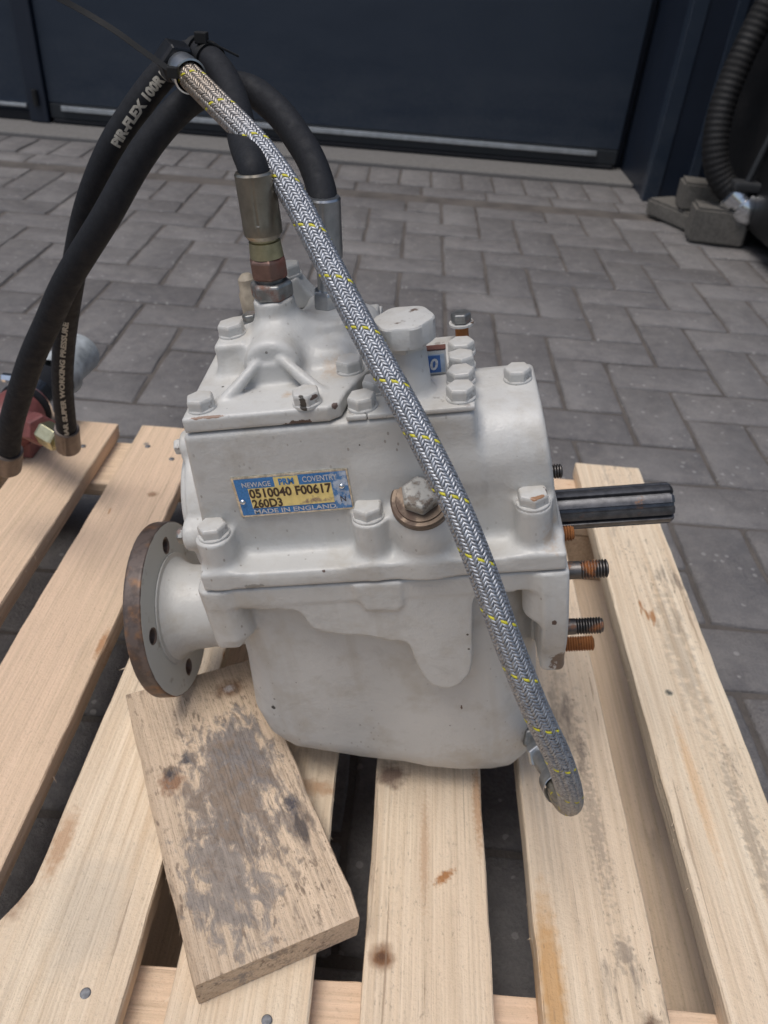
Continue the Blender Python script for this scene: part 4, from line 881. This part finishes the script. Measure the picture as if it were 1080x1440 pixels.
t2 = P2.T[-1]; crimp(H2, P2.C[-1] - t2 * 0.010, t2, 0.032, 0.0140, bpy.data.materials['brown_tarnished_ferrule'])
bq2 = P2.C[-1] + t2 * 0.018; bd2 = np.array([-0.9, 0.25, 0.30]); bd2 /= np.linalg.norm(bd2)
link('elbow_stem', lathe([(0, 0.0085), (0.014, 0.0072), (0.03, 0.0070)], bq2, bd2, 20), BRASS_FIT, H2, True, 40)
link('hex_nut', hexnut(bq2 + bd2 * 0.022, bd2, 0.02, 0.021, 0.2), BRASS_FIT, H2)
# printing wrapped on the first hose, facing the yard
def s_near(P, o, w_):
    return float(P.s[np.argmin(np.linalg.norm(P.C + o - np.array(w_), axis=1))])
def hose_text(root, P, o, body, wa, wb, hgt, face, ra, rb, bold=0.02, mat=None):
    sa, sb = s_near(P, o, wa), s_near(P, o, wb); tv, tf = text_verts(body, bold, 1.0, 2, 6); V = []; sg = 1 if sb > sa else -1
    for p in tv:
        q = sa + (sb - sa) * p[0]; c, t, u, v = P.at(np.array(q)); fd = np.array(face) - t * (np.array(face) @ t); fd /= np.linalg.norm(fd)
        yd = np.cross(fd, t * sg); r_ = ra + (rb - ra) * q / P.L + 0.00016; ang = (p[1] - 0.5) * hgt / r_
        V.append(c + (fd * math.cos(ang) + yd * math.sin(ang)) * r_)
    link('lettering', pyd(V, tf), mat or WHITE_INK, root)
hose_text(H1, P1, o1, 'PIR-FLEX 100R1.', (-0.2065, 0.5755, 0.5735), (-0.1665, 0.5800, 0.6200), 0.0072, (0.55, -0.75, 0.35), 0.0087, 0.0108, 0.055)
hose_text(H1, P1, o1, 'BAR SUPER WORKING PRESSURE', (-0.357, 0.722, 0.240), (-0.296, 0.646, 0.412), 0.0052, (0.35, -0.85, 0.3), 0.0087, 0.0108, 0.055)

# ---- braided hose
bpts = [(-0.1417, 0.5297, 0.6249), (-0.1368, 0.5233, 0.623), (-0.1143, 0.4983, 0.6129), (-0.0913, 0.4758, 0.601), (-0.0724, 0.4557, 0.5873), (-0.0586, 0.4395, 0.574), (-0.0467, 0.4243, 0.5602), (-0.0346, 0.4094, 0.5468), (-0.0228, 0.3946, 0.5336), (-0.0095, 0.3772, 0.5202), (0.0107, 0.3529, 0.4992), (0.0343, 0.3248, 0.4715), (0.0523, 0.3039, 0.4433), (0.0697, 0.286, 0.4109), (0.0899, 0.2725, 0.3742), (0.1065, 0.2689, 0.3443), (0.1197, 0.2706, 0.313), (0.1282, 0.2795, 0.2847), (0.1307, 0.2935, 0.2649), (0.1308, 0.3125, 0.252)]
ob = np.array(bpts[-1]); BH = empty('braided_hose', ob)
tag(BH, 'steel braided hose with yellow tracer draped across the gearbox front', 'hose')
PB = Path(np.array(bpts) - ob, 900, 3); RB = 0.0071
wt = NT('braid_wire_brown_ends'); wc = wt.coord(); wa = wt.noise(wc, 500, 4, 0.6)
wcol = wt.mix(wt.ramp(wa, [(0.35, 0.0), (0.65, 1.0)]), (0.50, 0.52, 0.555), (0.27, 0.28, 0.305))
for (pc_, rr0, rr1, cc_) in ((PB.C[0], 0.03, 0.085, (0.30, 0.24, 0.175)), (PB.C[-1], 0.02, 0.07, (0.36, 0.32, 0.24))):  # wire colour turns browner towards both hose ends
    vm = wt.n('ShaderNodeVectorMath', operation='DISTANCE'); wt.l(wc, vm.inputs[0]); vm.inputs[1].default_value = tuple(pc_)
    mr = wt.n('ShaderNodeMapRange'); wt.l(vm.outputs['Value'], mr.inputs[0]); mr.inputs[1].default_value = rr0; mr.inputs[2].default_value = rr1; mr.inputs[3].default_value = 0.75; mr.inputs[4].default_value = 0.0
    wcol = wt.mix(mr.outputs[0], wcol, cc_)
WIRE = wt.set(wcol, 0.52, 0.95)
link('inner_hose', tube(PB, RB - 0.0009, None, 24, step=0.005), BRAID_CORE, BH, True)
PITCH_B, NB = 0.0335, 16; beta = math.atan2(2 * math.pi * RB, PITCH_B); WB = PITCH_B / NB * math.sin(beta) * 0.86
def ribbon_set(items):
    Vs, Qs, k = [], [], 0; n = int(PB.L / PITCH_B * 84); q = np.linspace(0.001, PB.L - 0.001, n); tt = np.linspace(-0.5, 0.5, 5)
    for (sgn, j) in items:
        ph0 = sgn * 2 * np.pi * q / PITCH_B + 2 * np.pi * j / NB
        S = q[:, None] - sgn * 0 - tt[None, :] * WB * math.sin(beta); PHI = ph0[:, None] + sgn * tt[None, :] * WB * math.cos(beta) / RB
        S = np.clip(S, 0, PB.L); weave = np.clip(1.7 * np.cos(8 * PHI), -1, 1) * sgn
        PHI = PHI + 0.035 * np.sin(q[:, None] * 61 + j * 2.1 + sgn) + 0.02 * np.sin(q[:, None] * 173 + j * 5.3)
        Rr = RB + 0.00044 * weave + 0.00022 * (1 - (2 * tt[None, :]) ** 2) - 0.00010 * (np.abs(2 * tt[None, :]) > 0.9)
        V = PB.surf(S, PHI, Rr).reshape(-1, 3); Vs.append(V); m = len(tt)
        a = (np.arange(n - 1)[:, None] * m + np.arange(m - 1)[None, :]).ravel() + k
        Qs.append(np.stack([a, a + 1, a + m + 1, a + m], 1)); k += len(V)
    return quads_mesh(np.vstack(Vs), np.vstack(Qs))
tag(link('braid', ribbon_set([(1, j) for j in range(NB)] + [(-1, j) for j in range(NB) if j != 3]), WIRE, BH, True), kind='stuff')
link('tracer_thread', ribbon_set([(-1, 3)]), YELLOW, BH, True)
d0 = -PB.T[0]
link('ferrule', lathe([(0, 0.0092), (0.0004, 0.0102), (0.0020, 0.0102), (0.0028, 0.0096), (0.010, 0.0096), (0.015, 0.0090), (0.018, 0.0072)], PB.C[0] - d0 * 0.006, d0, 40, cap=False), ZINC, BH, True, 28)
link('swivel_nut', hexnut(PB.C[0] + d0 * 0.011, d0, 0.015, 0.0215, 0.15), simple('blackened_steel', (0.022, 0.023, 0.026), 0.38, 0.6, 0.15, 120), BH)
link('banjo_elbow', lathe([(0, 0.0075), (0.010, 0.0085), (0.020, 0.0085), (0.024, 0.0065)], PB.C[0] + d0 * 0.024, (0.25, 0.85, -0.35), 24), simple('blackened_elbow', (0.02, 0.021, 0.024), 0.4, 0.5), BH, True, 35)
d1 = PB.T[-1]
link('ferrule', lathe([(0, 0.0098), (0.0005, 0.0102), (0.016, 0.0100), (0.019, 0.0085)], PB.C[-1] - d1 * 0.006, d1, 36, cap=False), ZINC, BH, True, 28)
pe = Path(np.array([PB.C[-1] + d1 * 0.010, PB.C[-1] + d1 * 0.028, PB.C[-1] + d1 * 0.046 + np.array([-0.001, 0, 0.001]), gw(0.0760, -0.008, 0.037) - ob]), 60, 1)
link('elbow_tube', tube(pe, 0.0066, None, 20, step=0.003), ZINC, BH, True)
link('hex_nut', hexnut(pe.C[22], pe.T[22], 0.013, 0.0185, 0.2), ZINC, BH); link('hex_nut', hexnut(pe.C[42], pe.T[42], 0.010, 0.0205, 0.5), ZINC_OLD, BH)

# ---- nylon cable ties round the hose bundle
CT = empty('cable_tie', (-0.143, 0.520, 0.622))
tp = Path(np.array([(-0.1459, 0.514, 0.6272), (-0.1627, 0.5137, 0.6369), (-0.1782, 0.5142, 0.646), (-0.1974, 0.5146, 0.655), (-0.2200, 0.5100, 0.6650)]) - np.array([-0.143, 0.520, 0.622]), 80, 2)
q = np.linspace(0, tp.L, 60); V = []; Fq = []
for i, s_ in enumerate(q):
    c, t, u, v = tp.at(np.array(s_)); sd_ = np.cross(t, [0.2, -0.9, 0.4]); sd_ /= np.linalg.norm(sd_); nn_ = np.cross(sd_, t)
    for a, b in ((-1, -1), (1, -1), (1, 1), (-1, 1)): V.append(c + sd_ * a * 0.0016 + nn_ * b * 0.0005)
for i in range(59):
    for a in range(4): Fq.append((i * 4 + a, i * 4 + (a + 1) % 4, (i + 1) * 4 + (a + 1) % 4, (i + 1) * 4 + a))
Fq.append((3, 2, 1, 0)); Fq.append((236, 237, 238, 239))
link('tail', pyd(V, Fq), PLASTIC, CT)
link('head', box_mesh(-0.0032, 0.0032, -0.0028, 0.0028, -0.0030, 0.0030, 0.0006), PLASTIC, CT).location = (-0.0025, -0.0065, 0.0050)
def band(root, P, o, wpt, r_, wd, off_=(0, 0, 0), name='loop', rz=1.0, mat=None):
    s_ = s_near(P, o, wpt); c, t, u, v = P.at(np.array(s_)); V = []; Fq = []; n = 48
    for k in range(n):
        a = 2 * math.pi * k / n; dr = u * math.cos(a) + v * math.sin(a)
        for (aa, rr__) in ((-wd / 2, r_), (-wd / 2, r_ + 0.0012), (wd / 2, r_ + 0.0012), (wd / 2, r_)): V.append(c + o + dr * rr__ + t * aa - np.array(root.location))
    for k in range(n):
        for a in range(4): Fq.append((k * 4 + a, k * 4 + (a + 1) % 4, ((k + 1) % n) * 4 + (a + 1) % 4, ((k + 1) % n) * 4 + a))
    return link(name, pyd(V, Fq), mat or PLASTIC, root, True, 40), c + o, t
band(CT, P1, o1, (-0.166, 0.580, 0.620), 0.0098, 0.0040)
tag(CT, 'black cable tie with long straight tail by the braided hose end', 'cable tie', 'black nylon cable ties on the hoses')
CT2 = empty('cable_tie', (-0.136, 0.565, 0.630))
_, c2, t2_ = band(CT2, P1, o1, (-0.136, 0.565, 0.629), 0.0094, 0.0045)
band(CT2, P1, o1, (-0.145, 0.574, 0.630), 0.0096, 0.0045)
l2 = c2 - np.array(CT2.location)
link('head', box_mesh(-0.0036, 0.0042, -0.0035, 0.0035, -0.0030, 0.0036, 0.0008), PLASTIC, CT2).location = tuple(l2 + np.array([-0.004, -0.002, 0.0118]))
tl_ = link('tail', box_mesh(0, 0.023, -0.0022, 0.0022, -0.0006, 0.0006, 0.0003), PLASTIC, CT2); tl_.location = tuple(l2 + np.array([-0.002, -0.003, 0.0115])); tl_.rotation_euler = (0, rad(22), rad(18))
tag(CT2, 'black cable tie wrapped round the top of the arched hose', 'cable tie', 'black nylon cable ties on the hoses')

# ---- red oil cooler at the left
ca = np.array([-0.470, 0.815, 0.186]); cb = np.array([-0.455, 1.02, 0.190]); cdv = (cb - ca) / np.linalg.norm(cb - ca)
OCL = empty('oil_cooler', (-0.470, 0.815, PZ)); oo = np.array([-0.470, 0.815, PZ])
link('red_end_cap', lathe([(-0.035, 0.0), (-0.034, 0.016), (-0.028, 0.024), (-0.012, 0.031), (0.010, 0.0330), (0.024, 0.0320), (0.028, 0.027)], ca - oo, cdv, 44, cap=False), RED, OCL, True, 40)
link('rubber_boot', lathe([(0, 0.028), (0.004, 0.0330), (0.062, 0.0335), (0.068, 0.027)], ca - oo + cdv * 0.029, cdv, 40), RUBBER, OCL, True, 40)
hc = link('hose_clamp', lathe([(0, 0.0335), (0.0005, 0.0352), (0.0190, 0.0358), (0.0195, 0.0340)], ca - oo + cdv * 0.036, cdv, 48, cap=False), CHROME, OCL, True, 30)
pcw = ca - oo + cdv * 0.046 + np.array([-0.014, -0.002, 0.0350]); link('clamp_screw', lathe([(-0.012, 0.006), (0.012, 0.006)], pcw, np.cross(cdv, [0, 0, 1]), 6), CHROME, hc)
link('grey_end', lathe([(0, 0.030), (0.02, 0.033), (0.024, 0.028), (0.045, 0.0275), (0.085, 0.029), (0.090, 0.025), (0.090, 0.018), (0.03, 0.018)], ca - oo + cdv * 0.110, cdv, 40, cap=False), GREY_CAST, OCL, True, 35)
tgt = bq + o1 + bd * 0.040
sd2 = (tgt - (ca + cdv * 0.002)); ln2 = np.linalg.norm(sd2)
link('red_port', hexnut(ca - oo + cdv * 0.002 + sd2 / ln2 * (ln2 - 0.034), sd2, 0.034, 0.033, 0.2), RED, OCL)
link('red_port_neck', lathe([(0, 0.020), (ln2 - 0.032, 0.015)], ca - oo + cdv * 0.002, sd2, 24), RED, OCL, True, 40)
link('saddle', box_mesh(-0.022, 0.022, -0.012, 0.03, 0.0008, 0.0225, 0.002), RED, OCL)
tag(OCL, 'red painted oil cooler with chrome clamp and grey end at pallet corner', 'oil cooler')
